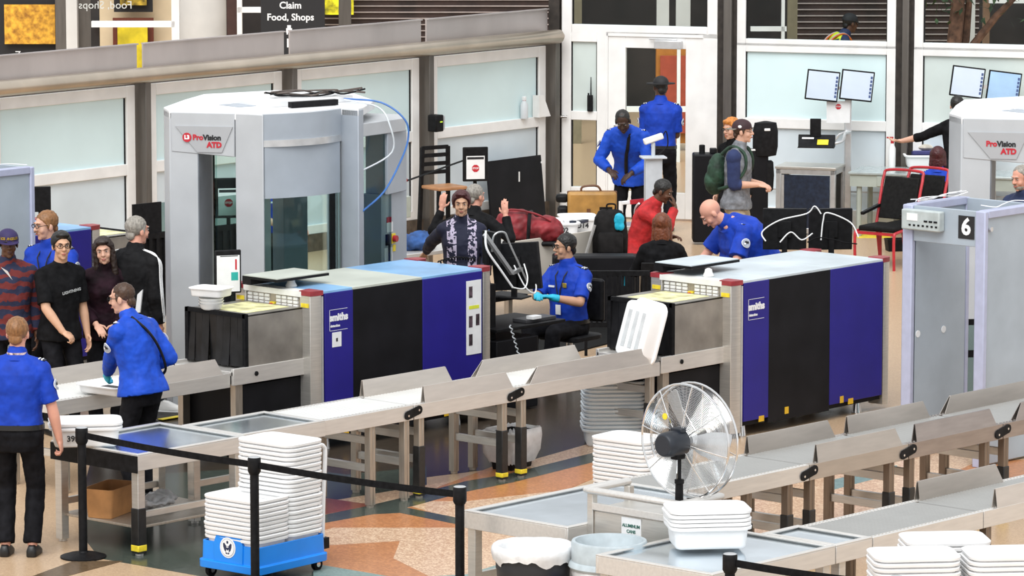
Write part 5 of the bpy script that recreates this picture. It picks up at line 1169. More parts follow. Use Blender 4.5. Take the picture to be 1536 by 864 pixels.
pts=[Vector(at(x,y,0)) for x,y in ((740,560),(930,512),(905,470),(745,498))]; c=sum(pts,Vector())/4
t=thing('floor_mat','black sheet added on the floor under the seated officer and console','mat',(c.x,c.y,0)); MB().prism([tuple((q-c)[:2]) for q in pts],.0,.014).build('mat_body',mat('floor_sheet_black',(.012,.012,.012),.8,spec=.1),t)  # black sheet added to make this stretch of floor dark
q=at(925,500,0); t=thing('equipment_case','low black equipment case behind the slatted rack','case',(q[0]+.28,q[1]+.55,0),facing(0)); MB().box(-.42,.42,-.14,.14,.03,.72).build('case_body',BLKP,t,bevel=.02)
for s_ in (-1,1): MB().cyl((s_*.36,-.08,.02),(s_*.36,.08,.02),.02).build('foot',RUB,t)

q=at(160,592,.78); o=tray((q[0]+.12,q[1]+.06,.778),R(4),'white tray with black laptop under the cyan glove on the left conveyor'); o.scale=(1,.95,.5)
lp=MB().bx((0,0,0),(.24,.33,.022)).build('laptop',BLK,None,bevel=.008,loc=(q[0]+.12,q[1]+.06,.80),rot=(0,0,R(4))); tag(lp,'black laptop lying in the tray under the cyan glove','laptop')
# ================================================================ PEOPLE
def V(*a): return Vector(a)
TXC={}
def bake(mb,vox,disp=0,scale=.1,smooth=2,ratio=None):
    me=mb.mesh('tmp'); o=bpy.data.objects.new('tmp',me); C.objects.link(o)
    r_=o.modifiers.new('r','REMESH'); r_.mode='VOXEL'; r_.voxel_size=vox; r_.use_smooth_shade=True
    if smooth: s_=o.modifiers.new('s','SMOOTH'); s_.iterations=smooth; s_.factor=.5
    if disp:
        k_=('c',scale)
        if k_ not in TXC: TXC[k_]=bpy.data.textures.new('folds','CLOUDS'); TXC[k_].noise_scale=scale; TXC[k_].noise_depth=2
        d_=o.modifiers.new('d','DISPLACE'); d_.texture=TXC[k_]; d_.strength=disp; d_.mid_level=.5
    if ratio: q=o.modifiers.new('q','DECIMATE'); q.ratio=ratio
    dg=bpy.context.evaluated_depsgraph_get(); m2=bpy.data.meshes.new_from_object(o.evaluated_get(dg)); bpy.data.objects.remove(o); bpy.data.meshes.remove(me); m2.materials.clear(); return m2
SKIN=lambda n,c:mat('skin_'+n,c,.5,0,.04,8,spec=.35)
SK={'fair':SKIN('fair',(.62,.36,.26)),'pink':SKIN('pink',(.66,.33,.24)),'asian':SKIN('light',(.58,.34,.22)),'olive':SKIN('olive',(.50,.28,.18)),'dark':SKIN('dark',(.045,.022,.014)),'brown':SKIN('brown',(.10,.045,.025))}
HAIR=lambda n,c:mat('hair_'+n,c,.5,0,.16,60,stretch=(1,1,.25))
HR={'dark':HAIR('dark_brown',(.020,.010,.007)),'black':HAIR('black',(.008,.007,.006)),'brown':HAIR('brown',(.05,.022,.010)),'sandy':HAIR('sandy',(.22,.10,.035)),'grey':HAIR('grey',(.26,.24,.21)),'auburn':HAIR('auburn',(.14,.038,.013)),'orange':HAIR('orange',(.50,.18,.03)),'darkred':HAIR('dark_red',(.05,.006,.008))}
UB=mat('uniform_royal_blue',(.006,.042,.38),.65,0,.10,12,spec=.25)
UJ=mat('uniform_jacket_blue',(.008,.062,.46),.6,0,.10,12,spec=.25)
PBK=mat('trouser_black',(.009,.009,.011),.75,0,.2,14,spec=.08)
SHOE=mat('shoe_black',(.008,.008,.008),.4)
CYAN=mat('cyan_nitrile',(.01,.40,.58),.5)
EYEW=mat('eye_white',(.42,.38,.36),.4); EYED=mat('eye_dark',(.012,.008,.006),.2); LIPM=mat('lip',(.38,.12,.10),.4); LIPD=mat('lip_dark',(.06,.02,.018),.4)
GOLD=mat('gold_badge',(.55,.38,.06),.35,.7)
def ik(S,W,a,b,hint):
    d=W-S; L=d.length; 
    if L>(a+b)*.995: W=S+d*((a+b)*.995/L); d=W-S; L=d.length
    n=d.normalized(); x=(a*a-b*b+L*L)/(2*L); y=math.sqrt(max(a*a-x*x,0)); h_=Vector(hint); h_=h_-n*h_.dot(n)
    if h_.length<1e-5: h_=Vector((0,-1,0))
    return S+n*x+h_.normalized()*y,W
def hand(mb,W,d,n,side,curl=25,g=0,spread=.0215):
    d=Vector(d).normalized(); n=Vector(n); n=(n-d*n.dot(d)).normalized(); u=(d.cross(n) if side>0 else n.cross(d)).normalized()
    M=Matrix((( u.x,n.x,d.x,0),(u.y,n.y,d.y,0),(u.z,n.z,d.z,0),(0,0,0,1)))
    c=W+d*.05; M.translation=c
    mb.ell((0,0,0),(.040+g,.016+g,.056+g),14,8,M); mb.caps(W-d*.02,W+d*.03,.026+g,.024+g)
    for k,(o,L,r) in enumerate(((.031,.068,.0090),(.0105,.078,.0094),(-.0105,.072,.0090),(-.030,.056,.0080))):
        p=W+d*(.092 if k in(1,2) else .085)+u*o; a=R(curl*.6)+R(3*k); dd=d
        pts=[p-d*.03]
        segs=[p]
        for q,(f,t_) in enumerate(((.45,0),(.32,1),(.23,1))):
            a_=R(curl)*(.6+q*.95); dd=d*math.cos(a_)+n*math.sin(a_)+u*(o*1.2); segs.append(segs[-1]+dd.normalized()*L*f*1.05)
        mb.caps(pts[0],segs[0],r+g,r+g,8)
        for q in range(3): mb.caps(segs[q],segs[q+1],r*(1-.07*q)+g,r*(.93-.07*q)+g,8)
    t0=W+d*.022+u*.026; t1=t0+(d*.55+u*.75+n*.25).normalized()*.042; t2=t1+(d*.85+u*.25+n*.45).normalized()*.032
    mb.caps(t0,t1,.0125+g,.0105+g,8); mb.caps(t1,t2,.0105+g,.0085+g,8)
def person(label,phi,h,at_px=None,loc=None,lean=4,side=0,twist=0,sit=None,sk='fair',hair='brown',hs='short',shirt=None,sleeve='short',pants=None,R_=None,L_=None,feet=None,head=(0,0,0),fat=1.0,female=False,hem=-.10,uniform=False,glasses=False,gloves='',cap=None,extra=None,beard=None,collar=True,jacket=0,seated_z=0,tucked=True,pz=None,shirt_name='shirt',group=None,mouth=True,scale_head=1.0):
    s=h/1.75
    PZ=pz if pz is not None else (.93 if sit is None else sit)
    pel=V(0,0,PZ); shw=(.158 if female else .175)*(.5+.5*fat)
    lr=R(lean); sd=R(side); tw=R(twist)
    N=24; Zs=[.62*i/N for i in range(N+1)]; sp_=[V(0,0,0)]; an=[]
    for i in range(N+1):
        t=i/N; a=lr*(.55+.75*t); an.append(a)
        if i<N: sp_.append(sp_[-1]+V(math.sin(sd)*math.cos(a),math.sin(a),math.cos(a)*math.cos(sd))*(.62/N))
    def sp(x,y,z):
        zz=max(0,min(z,.62)); i=min(int(zz/.62*N),N-1); f=zz/.62*N-i; a=an[i]*(1-f)+an[i+1]*f; p=sp_[i].lerp(sp_[i+1],f)
        if z<0: p=V(0,0,0)
        k=tw*min(1,max(z,0)/.45); x2=x*math.cos(k)-y*math.sin(k); y2=x*math.sin(k)+y*math.cos(k)
        q=p+V(x2,y2*math.cos(a),-y2*math.sin(a)) 
        if z<0: q=q+V(0,0,z)
        elif z>.62: q=q+V(0,math.sin(a),math.cos(a))*(z-.62)
        return pel+q
    # torso sections (z, half width, half depth, y offset)
    if female: secs=[(-.15,.120,.095,-.01),(-.10,.150,.115,-.01),(-.02,.168,.122,-.012),(.06,.150,.108,0),(.15,.128,.092,.004),(.25,.138,.100,.010),(.34,.150,.112,.018),(.42,.150,.100,.004),(.48,.135,.080,-.004),(.53,.085,.060,-.006),(.57,.052,.050,0)]
    else: secs=[(-.15,.118,.092,0),(-.10,.145,.110,0),(-.02,.162,.118,0),(.06,.156,.110,.004),(.15,.148,.106,.008),(.25,.156,.112,.008),(.34,.172,.118,.006),(.42,.178,.108,0),(.48,.158,.088,-.006),(.53,.100,.066,-.008),(.57,.058,.055,0)]
    def torso(mb,g0,z0,z1,n=28,flat=True):
        rings=[]; zz=[z for z,*_ in secs if z0<z<z1]; zz=[z0]+zz+[z1]
        for z in zz:
            for i in range(len(secs)-1):
                if secs[i][0]<=z<=secs[i+1][0]+1e-6: break
            a,b=secs[i],secs[i+1]; f=(z-a[0])/(b[0]-a[0]); w,dp,yo=[a[j]*(1-f)+b[j]*f for j in (1,2,3)]
            g=g0(z) if callable(g0) else g0
            ff=fat if z<.46 else (.5+.5*fat)
            if fat>1.05 and -.02<z<.3: dp=dp*(1+(fat-1)*.8); yo=yo+.02*(fat-1)*5
            ring=[]
            for k in range(n):
                t=2*PI*k/n; ct,st=math.cos(t),math.sin(t); e=.82
                ring.append(sp((w*ff+g)*abs(ct)**e*(1 if ct>0 else -1),yo+(dp*ff+g)*abs(st)**e*(1 if st>0 else -1),z))
            rings.append(ring)
        mb.loft(rings)
    # limbs
    def tgt(w):
        if w is None: return None
        return Vector(w)
    arms={}
    for sg,A in ((1,R_),(-1,L_)):
        A=A or {}; S=sp(sg*shw,-.005,.452); w=tgt(A.get('w',(sg*.235,.05,PZ-.07 if sit is None else PZ+.25)))
        if 'px' in A: w=None
        arms[sg]=[S,w,A]
    # head frame
    nb=sp(0,-.005,.53); nt=sp(0,.012,.61)
    HM=Matrix.Translation(nt)@Matrix.Rotation(R(head[0]),4,'Z')@Matrix.Rotation(-R(head[1])-lr*.35,4,'X')@Matrix.Rotation(R(head[2]),4,'Y')@Matrix.Translation((0,.022,.105))@Matrix.Scale(scale_head,4)
    top=HM@V(0,-.01,.118)
    rz=facing(phi); RM=Matrix.Rotation(rz,3,'Z')
    if at_px:
        zt=seated_z+top.z*s; q=Vector(at(at_px[0],at_px[1],zt)); off=RM@(V(top.x,top.y,0)*s); loc=(q.x-off.x,q.y-off.y,seated_z)
    root=thing('person',label,'person',loc,rz,group); root.scale=(s,s,s)
    inv=(Matrix.Translation(loc)@Matrix.Rotation(rz,4,'Z')@Matrix.Scale(s,4)).inverted()
    for sg in (1,-1):
        S,w,A=arms[sg]
        if w is None: w=inv@Vector(at(*A['px']))
        E,Wr=ik(S,w,.285,.25,A.get('hint',(sg*.5,-1,-.15)))
        arms[sg]=[S,E,Wr,A]
    legs={}
    for sg in (1,-1):
        Hp=pel+V(sg*.088*fat,0,-.03); ft=Vector((feet or {}).get(sg,(sg*.10,(0 if sit is None else .42),.09)))
        K,An=ik(Hp,ft,.425,.42,(sg*.1,1,.1)); legs[sg]=(Hp,K,An)
    skm=SK[sk]
    # --- body: one continuous surface
    b=MB(); torso(b,0,-.10,.57)
    b.caps(sp(0,-.004,.51),HM@V(0,-.012,-.06),.060,.056)
    b.ell((0,-.012,.030),(.074,.092,.088),20,14,HM); b.ell((0,.024,-.020),(.060,.064,.085),18,12,HM); b.ell((0,.030,-.074),(.047,.050,.040),16,10,HM); b.ell((0,.064,-.098),(.022,.018,.017),12,8,HM)
    b.caps(HM@V(0,.086,.010),HM@V(0,.104,-.022),.009,.0135,10); b.caps(HM@V(-.012,.094,-.026),HM@V(.012,.094,-.026),.009,.009,8)
    for q in (-1,1):
        b.ell((q*.076,-.006,-.012),(.011,.021,.031),10,8,HM); b.ell((q*.036,.058,-.032),(.024,.022,.026),10,8,HM)
    b.caps(HM@V(-.032,.082,.030),HM@V(.032,.082,.030),.0095,.0095,8); b.ell((0,.086,-.058),(.022,.011,.010),10,6,HM)
    for sg in (1,-1):
        S,E,Wr,A=arms[sg]; b.ell(S,(.055,.052,.052)); b.caps(sp(sg*.05,-.012,.525),S+V(0,0,.012),.038,.042); b.caps(S,E,.052,.041); b.caps(E,E.lerp(Wr,.3),.041,.043); b.caps(E.lerp(Wr,.3),Wr,.043,.027)
        d=Vector(A.get('d',(Wr-E).normalized())); n=Vector(A.get('n',(-sg,0,0) if abs(d.z)>.6 else (-sg*.3,0,-1)))
        hand(b,Wr,d,n,sg,A.get('curl',28)); arms[sg].append((d,n))
        Hp,K,An=legs[sg]; b.caps(Hp,K,.082*fat**.5,.056); b.caps(K,K.lerp(An,.35),.055,.054); b.caps(K.lerp(An,.35),An,.054,.038)
        b.caps(An+V(0,-.03,-.045),An+V(sg*.02,.12,-.06),.034,.026)
    me=bake(b,.0062,ratio=.5); link('body',me,skm,root,sharp=180)
    # --- face pieces
    for q in (-1,1):
        e=MB(); e.ell((q*.031,.0815,.010),(.0125,.0075,.0052),12,8,HM); ew=e.build('eye',EYEW,root,sharp=180); e=MB(); e.ell((q*.031,.0862,.0102),(.0058,.0035,.0055),10,6,HM); e.build('iris',EYED,ew,sharp=180)
        if hs!='none_brow':
            e=MB(); e.tube([HM@V(q*.014,.093,.028),HM@V(q*.032,.091,.034),HM@V(q*.050,.078,.028)],[.0035,.0042,.0025],6); e.build('eyebrow',HR.get(hair,HR['brown']),root)
    e=MB(); e.ell((0,.0945,-.056),(.021,.006,.0035),12,6,HM); e.ell((0,.0955,-.063),(.018,.006,.0045),12,6,HM); e.build('lips',LIPD if sk in('dark','brown') else LIPM,root,sharp=180)
    if beard:
        e=MB(); e.ell((0,.034,-.078),(.050,.052,.036),16,10,HM); e.caps(HM@V(-.024,.090,-.045),HM@V(.024,.090,-.045),.007,.007,8)
        bm_=bake(e,.006,.006,.02,1); link('beard',bm_,HR[beard],root,sharp=180)
    # --- hair
    if hs not in ('bald',):
        def cut(mb,p0,n):
            me=mb.mesh('t'); bm=bmesh.new(); bm.from_mesh(me); bpy.data.meshes.remove(me)
            r=bmesh.ops.bisect_plane(bm,geom=bm.verts[:]+bm.edges[:]+bm.faces[:],plane_co=p0,plane_no=n,clear_outer=True)
            ed=[g for g in r['geom_cut'] if isinstance(g,bmesh.types.BMEdge)]
            bmesh.ops.edgeloop_fill(bm,edges=ed); out=MB(); bm.verts.index_update()
            out.add([v.co.copy() for v in bm.verts],[[v.index for v in f.verts] for f in bm.faces]); bm.free(); return out
        vol={'crop':1.16,'short':1.0,'buzz':.94,'full':1.08,'long':1.10,'bob':1.12,'bun':1.0,'receding':.97}[hs]
        hm=MB(); hm.ell((0,-.020,.038),(.083*vol,.098*vol,.090*vol),24,16)
        fy={'receding':.045,'buzz':.060}.get(hs,.066)
        hm=cut(hm,(0,fy,.066),V(0,.80,-.60).normalized())
        if hs in('short','full','buzz','receding','crop'):
            for q in (-1,1): hm.ell((q*.072,.012,.008),(.010,.016,.034),8,6)
            hm.ell((0,-.075,-.035),(.055,.030,.045),12,8)
        if hs in('full','crop'): hm.ell((0,.045,.100),(.062,.045,.030),12,8)
        if hs in('long','bob'):
            zl=-.10 if hs=='bob' else -.22
            hm.ell((0,-.055,zl*.45),(.082,.058,.10-zl*.3),16,10)
            for q in (-1,1): hm.caps((q*.072,-.005,.05),(q*.080,.0 if hs=='long' else -.02,zl),.030,.034)
            hm.ell((0,.052,.092),(.062,.040,.030),12,8)
        if hs=='bun': hm.ell((0,-.10,-.06),(.045,.04,.06),12,8)
        h2=MB(); h2.add(hm.v,hm.f,HM)
        m_=bake(h2,.006,.010,.022,1); link('hair',m_,HR[hair],root,sharp=180)
    # --- clothes
    top_m=shirt or UB
    g=.016+jacket*.008+(.014 if fat>1.2 else 0)
    c=MB(); torso(c,(lambda z:g+.036*max(0,min(1,(hem+.16-z)/.16))) if not tucked else g,(hem if not tucked else .03),.548)
    nk=HM@V(0,-.012,-.06); c.caps(sp(0,-.006,.47),sp(0,-.004,.51).lerp(nk,.42 if collar else .18),.088,.076)
    for sg in (1,-1):
        S,E,Wr,A,_=arms[sg]; c.ell(S,(.056+g,.054+g,.054+g)); c.caps(sp(sg*.055,-.012,.515),S+V(0,0,.016),.046+g*.7,.050+g*.7)
        c.caps(S,S.lerp(E,.4),.058+g*.6,.056+g*.6)
        if sleeve=='short': c.cyl(S.lerp(E,.3),S.lerp(E,.86),.056+g*.7,.055+g*.9)
        elif sleeve=='half': c.caps(S.lerp(E,.3),E,.054+g*.7,.046+g*.6); c.cyl(E,E.lerp(Wr,.35),.047+g*.6,.045+g*.5)
        elif sleeve=='long': c.caps(S.lerp(E,.3),E,.054+g*.7,.047+g*.7); c.cyl(E,E.lerp(Wr,.92),.048+g*.7,.034+g*.6); c.caps(E,E.lerp(Wr,.6),.048+g*.7,.040+g*.6)
        if sleeve=='none': pass
    m_=bake(c,.0085,.022 if jacket else .016,.09,2); sh=link(shirt_name,m_,top_m,root,sharp=180)
    if collar:
        k_=MB(); 
        for z,rr_ in ((0,0),): 
            ring=[]
            ax=(HM@V(0,-.012,-.10)-nb).normalized(); u,v=frame(ax)
            L2=[]
            for dz,r_ in ((-.045,.094),(.0,.080),(.040,.072),(.040,.066),(-.045,.076)):
                L2.append([nb+ax*(dz+.010)+(u*math.cos(2*PI*i/24)+v*math.sin(2*PI*i/24))*r_ for i in range(24)])
            k_.loft(L2+[L2[0]],False,False)
        k_.build('collar',top_m,root,sharp=60)
    pm=pants or PBK
    c=MB(); torso(c,.018 if tucked else .008,-.15,.055)
    for sg in (1,-1):
        Hp,K,An=legs[sg]; c.caps(Hp,K,.093*fat**.5,.074); c.caps(K,K.lerp(An,.5),.074,.070); c.cyl(K.lerp(An,.3),K.lerp(An,.99),.072,.068)
    m_=bake(c,.010,.02,.10,2); link('trousers',m_,pm,root,sharp=180)
    bl=MB(); rings=[]
    for z,gg in ((.018,.022),(.018,.028),(.055,.028),(.055,.022)): 
        a_=secs[3]; rings.append([sp((a_[1]*fat+gg)*abs(math.cos(t))**.82*(1 if math.cos(t)>0 else -1),a_[3]+(a_[2]*fat*(1+(fat-1)*.8 if fat>1.05 else 1)+gg)*abs(math.sin(t))**.82*(1 if math.sin(t)>0 else -1),z) for t in [2*PI*i/28 for i in range(28)]])
    if uniform and tucked: bl.loft(rings+[rings[0]],False,False); bl.build('belt',SHOE,root)
    for sg in (1,-1):
        Hp,K,An=legs[sg]; f=MB(); A0=V(An.x,An.y,An.z-.09)
        L3=[]
        for y,w,hh in ((-.075,.022,.05),(-.06,.036,.085),(0,.040,.095),(.06,.045,.075),(.12,.047,.055),(.165,.036,.042),(.185,.015,.03)):
            L3.append([A0+V(sg*.02*(y+.07)+x*w,y,z*hh) for x,z in ((-1,0),(1,0),(1,.55),(.6,1),(-.6,1),(-1,.55))])
        f.loft(L3); f.build('shoe',SHOE,root,bevel=.008,sharp=70)
    if gloves:
        for sg,k_ in ((1,'R'),(-1,'L')):
            if k_ in gloves:
                S,E,Wr,A,(d,n)=arms[sg]; gm=MB(); hand(gm,Wr,d,n,sg,A.get('curl',28),.0035); gm.cyl(Wr-(Wr-E).normalized()*.05,Wr+d*.02,.036,.033); link('glove',bake(gm,.006,smooth=1),CYAN,root,sharp=180)
    if glasses:
        gl=MB()
        for q in (-1,1):
            c_=V(q*.033,.1,.008); pts=[HM@(c_+V(.024*math.cos(t)*1.0,-abs(math.cos(t))*.002*0,.016*math.sin(t))) for t in [2*PI*i/14 for i in range(14)]]
            gl.tube(pts,.0026,5,closed=True); gl.tube([HM@V(q*.057,.098,.012),HM@V(q*.078,.06,.014),HM@V(q*.080,-.01,.006)],.0026,5)
        gl.tube([HM@V(-.010,.101,.010),HM@V(0,.104,.013),HM@V(.010,.101,.010)],.0026,5); gl.build('glasses',BLK,root)
    if uniform:
        for sg in (1,-1):
            S,E,Wr,A,_=arms[sg]; ad=(E-S).normalized(); o=V(sg,0,.0); o=(o-ad*o.dot(ad)).normalized(); p=S.lerp(E,.46); r0=.053+g
            u=ad.cross(o)
            def dsc(r,t0,nm,m,par,cc=(0,0)):
                rings=[]
                for tt in (t0,t0+.003):
                    ring=[]
                    for i in range(20):
                        a=r*math.cos(2*PI*i/20)+cc[0]; bb=r*math.sin(2*PI*i/20)+cc[1]; bend=(r0-math.sqrt(max(r0*r0-a*a,0.0001)))
                        ring.append(p+u*a-ad*bb+o*(r0+tt-bend))
                    rings.append(ring)
                q=MB(); q.loft(rings); return q.build(nm,m,par,sharp=50)
            pt=dsc(.042,.010,'shoulder_patch',PAPER,root); dsc(.036,.0125,'patch_field',mat('patch_blue_grey',(.42,.46,.54),.6),pt); dsc(.012,.0145,'patch_mark',LETB,pt,(.006,.004)); dsc(.010,.0146,'patch_mark',LETB,pt,(-.010,.010)); dsc(.009,.0146,'patch_mark',PAPER,pt,(.012,-.012))
            e0=sp(sg*.085,.0,.533)+V(0,0,.012); e1=S+V(sg*.030,0,.070)
            ep=MB(); ep.bar(e0,e1,.05,.012); eo=ep.build('epaulette',mat('epaulette_navy',(.008,.010,.03),.6),root,bevel=.004)
            st=MB(); 
            for f_ in (.62,.80): q0=e0.lerp(e1,f_); q1=e0.lerp(e1,f_+.07); st.bar(q0+V(0,0,.004),q1+V(0,0,.004),.051,.010)
            st.build('epaulette_stripes',PAPER,eo)
        if uniform!='plain':
            pc=[sp(x,secs[6][2]*fat+g+.004+secs[6][3],z) for x,z in ((-.09,.36),(-.045,.36),(-.045,.405),(-.09,.405))]
            f_=V(0,.008,0); q=MB(); q.loft([pc,[v+f_ for v in pc]]); q.build('badge',GOLD,root,bevel=.008)
            pc=[sp(x,secs[6][2]*fat+g+.003+secs[6][3],z) for x,z in ((.05,.355),(.115,.355),(.115,.372),(.05,.372))]
            q=MB(); q.loft([pc,[v+f_ for v in pc]]); q.build('name_tag',PAPER,root)
            q=MB()
            for sg in (-1,1): q.tube([sp(sg*.055,.02,.55),sp(sg*.05,secs[7][2]*fat+g+.006,.46),sp(sg*.02,secs[6][2]*fat+g+.02,.34),sp(0,secs[5][2]*fat+g+.022,.22)],.006,6)
            ln=q.build('lanyard',LETB,root)
            pc=[sp(x,secs[5][2]*fat+g+.024+secs[5][3],z) for x,z in ((-.028,.11),(.028,.11),(.028,.20),(-.028,.20))]
            q=MB(); q.loft([pc,[v+V(0,.004,0) for v in pc]]); q.build('identity_card',PAPER,ln)
    if cap:
        cm,brim,bdir=cap
        q=MB(); rings=[]
        for t in (0,18,36,54,72,86): 
            ct,st_=math.cos(R(t)),math.sin(R(t)); rings.append([HM@V(.090*ct*math.cos(a),-.016+.106*ct*math.sin(a),.048+.082*st_) for a in [2*PI*i/28 for i in range(28)]])
        q.loft([[HM@V(.091*math.cos(a),-.016+.107*math.sin(a),.030) for a in [2*PI*i/28 for i in range(28)]]]+rings); co=q.build('cap',cm,root,sharp=60)
        q=MB(); r0=[];r1=[]
        for i in range(13):
            a=R(20+140*i/12)*1.0; x=.088*math.cos(a); y=.098*math.sin(a)
            r0.append((x,y)); r1.append((x*1.02,y+.075*math.sin(a)**.7))
        f=1 if bdir>0 else -1
        L4=[]
        for z0 in (.030,.036): L4.append([HM@V(x,-.016+f*y,z0) for x,y in r0]+[HM@V(x,-.016+f*y,z0-.014) for x,y in reversed(r1)])
        q.loft(L4); q.build('brim',brim,co)
    if extra: extra(root,dict(sp=sp,arms=arms,HM=HM,secs=secs,g=g,legs=legs,inv=inv,fat=fat,s=s))
    return root
def strip(root,pts,nm,m,r=.006,n=6,par=None): return MB().tube(smooth_path(pts,5),r,n).build(nm,m,par or root)
# 1 officer far left, seen from behind
def x1(root,k):
    sp=k['sp']; q=MB(); L=[]
    nb=sp(0,-.005,.565)
    for dz,r_ in ((0,.074),(.018,.073)): L.append([nb+V(r_*math.cos(2*PI*i/24),r_*math.sin(2*PI*i/24),dz) for i in range(24)])
    q.loft(L,False,False); q.build('striped_neck_strap',mat('strap_red_white',(.55,.35,.36),.6,0,.6,30),root)
person('person in royal blue short-sleeved uniform shirt seen from behind at the far left edge',176,1.76,at_px=(26,476),loc=None,sk='pink',hair='sandy',uniform='plain',fat=1.10,R_=dict(w=(.30,.06,.86),curl=62),L_=dict(w=(-.27,.05,.86)),extra=x1,head=(-4,0,0))
# 2 leaning officer with cyan glove
def x2(root,k):
    sp=k['sp']; f=k['fat']; g=k['g']
    strip(root,[sp(-.06,-.075,.55),sp(-.0,-.150,.42),sp(.08,-.158,.28),sp(.15,-.125,.12),sp(.175,-.02,.06)],'shoulder_strap',BLK,.011)
person('person in blue uniform jacket leaning left over the conveyor with one cyan glove',-128,1.76,at_px=(181,425),lean=16,sk='fair',hair='brown',hs='buzz',shirt=UJ,sleeve='long',uniform='plain',jacket=1,tucked=False,hem=-.05,L_=dict(px=(155,586,.84),hint=(-.6,-.3,-.6),curl=40),R_=dict(w=(.18,.16,1.02),hint=(.45,-1,-.1)),gloves='L',glasses=True,head=(22,4,0),extra=x2,shirt_name='jacket')
# 3 striped sweater man
STR=bpy.data.materials.new('striped_knit'); STR.use_nodes=True; nt=STR.node_tree; bs=nt.nodes['Principled BSDF']; tc=nt.nodes.new('ShaderNodeTexCoord'); wv=nt.nodes.new('ShaderNodeTexWave'); wv.bands_direction='Z'; wv.inputs['Scale'].default_value=3.3; wv.inputs['Distortion'].default_value=4.5; wv.inputs['Detail Scale'].default_value=3
rp=nt.nodes.new('ShaderNodeValToRGB'); rp.color_ramp.interpolation='CONSTANT'; rp.color_ramp.elements[0].color=(.013,.017,.050,1); rp.color_ramp.elements[1].color=(.13,.015,.014,1); rp.color_ramp.elements[1].position=.5
nt.links.new(tc.outputs['Object'],wv.inputs['Vector']); nt.links.new(wv.outputs['Fac'],rp.inputs[0]); nt.links.new(rp.outputs[0],bs.inputs['Base Color']); bs.inputs['Roughness'].default_value=.85
PURP=mat('cap_purple',(.022,.012,.075),.7)
def x3(root,k):
    HM=k['HM']; sp=k['sp']
    for i,ch in enumerate('LOS ANGELES'):
        if ch==' ': continue
        a=R(-(i-5)*9.5); t=text(ch,.030,GOLD,root,(0,0,0),name='cap_lettering',bold=.001)
        Mm=HM@Matrix.Translation((.094*math.sin(a)*.95,-.016+.111*math.cos(a),.058))@Matrix.Rotation(-a,4,'Z')@Matrix.Rotation(R(180),4,'Z')
        t.data.transform(Mm)
    q=MB(); q.loft([[sp(.02,.135,.50),sp(.075,.10,.53),sp(-.02,.135,.42)],[sp(.02,.142,.50),sp(.075,.107,.53),sp(-.02,.142,.42)]]); q.build('white_collar',PAPER,root)
person('person in a red and navy striped sweater and purple cap with gold letters at left',14,1.76,at_px=(12,345),sk='brown',hair='black',hs='buzz',shirt=STR,sleeve='long',jacket=1,tucked=False,cap=(PURP,PURP,1),extra=x3,head=(0,2,0),fat=1.08,shirt_name='sweater')
# 4 officer with glasses
person('person with glasses and moustache in royal blue uniform, behind the black T-shirt man',-25,1.84,at_px=(68,317),sk='fair',hair='sandy',uniform=True,glasses=True,head=(-30,4,0),fat=1.08,L_=dict(w=(-.06,.30,1.14),hint=(-1,.1,-.3),d=(1,.1,-.1),n=(0,0,-1)),R_=dict(w=(.25,.12,.90)),gloves='R',extra=lambda r,k:MB().caps(k['HM']@V(-.022,.098,-.042),k['HM']@V(.022,.098,-.042),.006,.006,8).build('moustache',HR['sandy'],r))
# 5 black T-shirt
TSH=mat('black_tshirt',(.009,.009,.010),.85,0,.2,14,spec=.08)
def x5(root,k):
    sp=k['sp']; M_=mat('grey_print',(.45,.47,.48),.6)
    for i,(s_,z,sz) in enumerate((('LIGHTNING',.335,.034),)):
        t=text(s_,sz,M_,root,(0,0,0),name='shirt_lettering',bold=.001); 
        t.data.transform(Matrix.Translation(sp(-.03,.140,z)+V(0,.012,0))@Matrix.Rotation(R(180),4,'Z')@Matrix.Rotation(R(8),4,'X')@Matrix.Rotation(R(-10),4,'Y'))
person('person with black hair and glasses in a black printed T-shirt among the queue at left',36,1.75,at_px=(92,348),sk='asian',hair='black',hs='full',shirt=TSH,tucked=False,collar=False,glasses=True,head=(-18,0,0),R_=dict(w=(.12,.27,.93),hint=(.9,-.5,0),curl=70,d=(-.5,.6,-.5)),L_=dict(w=(-.22,.1,.86)),extra=x5,shirt_name='t_shirt')
# 6 dark haired woman
MAR=mat('maroon_dark_jacket',(.014,.005,.009),.7,0,.4,7,spec=.12)
person('person with long dark hair and dark maroon jacket between black T-shirt and striped-sleeve jacket',10,1.66,at_px=(153,357),sk='fair',hair='dark',hs='long',female=True,shirt=MAR,sleeve='long',jacket=1,tucked=False,head=(-8,4,6),R_=dict(w=(.10,.22,.98)),L_=dict(w=(-.08,.24,.98)),shirt_name='jacket')
# 7 jacket with white sleeve stripes
JBK=mat('track_jacket_black',(.009,.009,.010),.7,0,.2,14,spec=.10)
def x7(root,k):
    for sg in (1,-1):
        S,E,W,A,_=k['arms'][sg]; ad=(E-S).normalized(); o=(V(sg,0,.1)-ad*V(sg,0,.1).dot(ad)).normalized(); u=ad.cross(o)
        for j in (-1,0,1):
            pts=[k['sp'](sg*.08,0,.545)+V(0,j*.016,.02),S+V(sg*.02,j*.017,.082),S+o*.084+u*j*.017,S.lerp(E,.5)+o*.075+u*j*.017,E+o*.070+u*j*.016,E.lerp(W,.5)+o*.060+u*j*.014,E.lerp(W,.9)+o*.052+u*j*.012]
            strip(root,pts,'white_sleeve_stripe',PAPER,.0042)
    sp=k['sp']; q=MB(); q.loft([[sp(.12,-.135,.05),sp(.15,-.11,.05),sp(.165,-.10,.24),sp(.14,-.135,.20)],[sp(.12,-.150,.05),sp(.152,-.128,.05),sp(.168,-.120,.24),sp(.14,-.152,.20)]]); q.build('white_side_panel',PAPER,root)
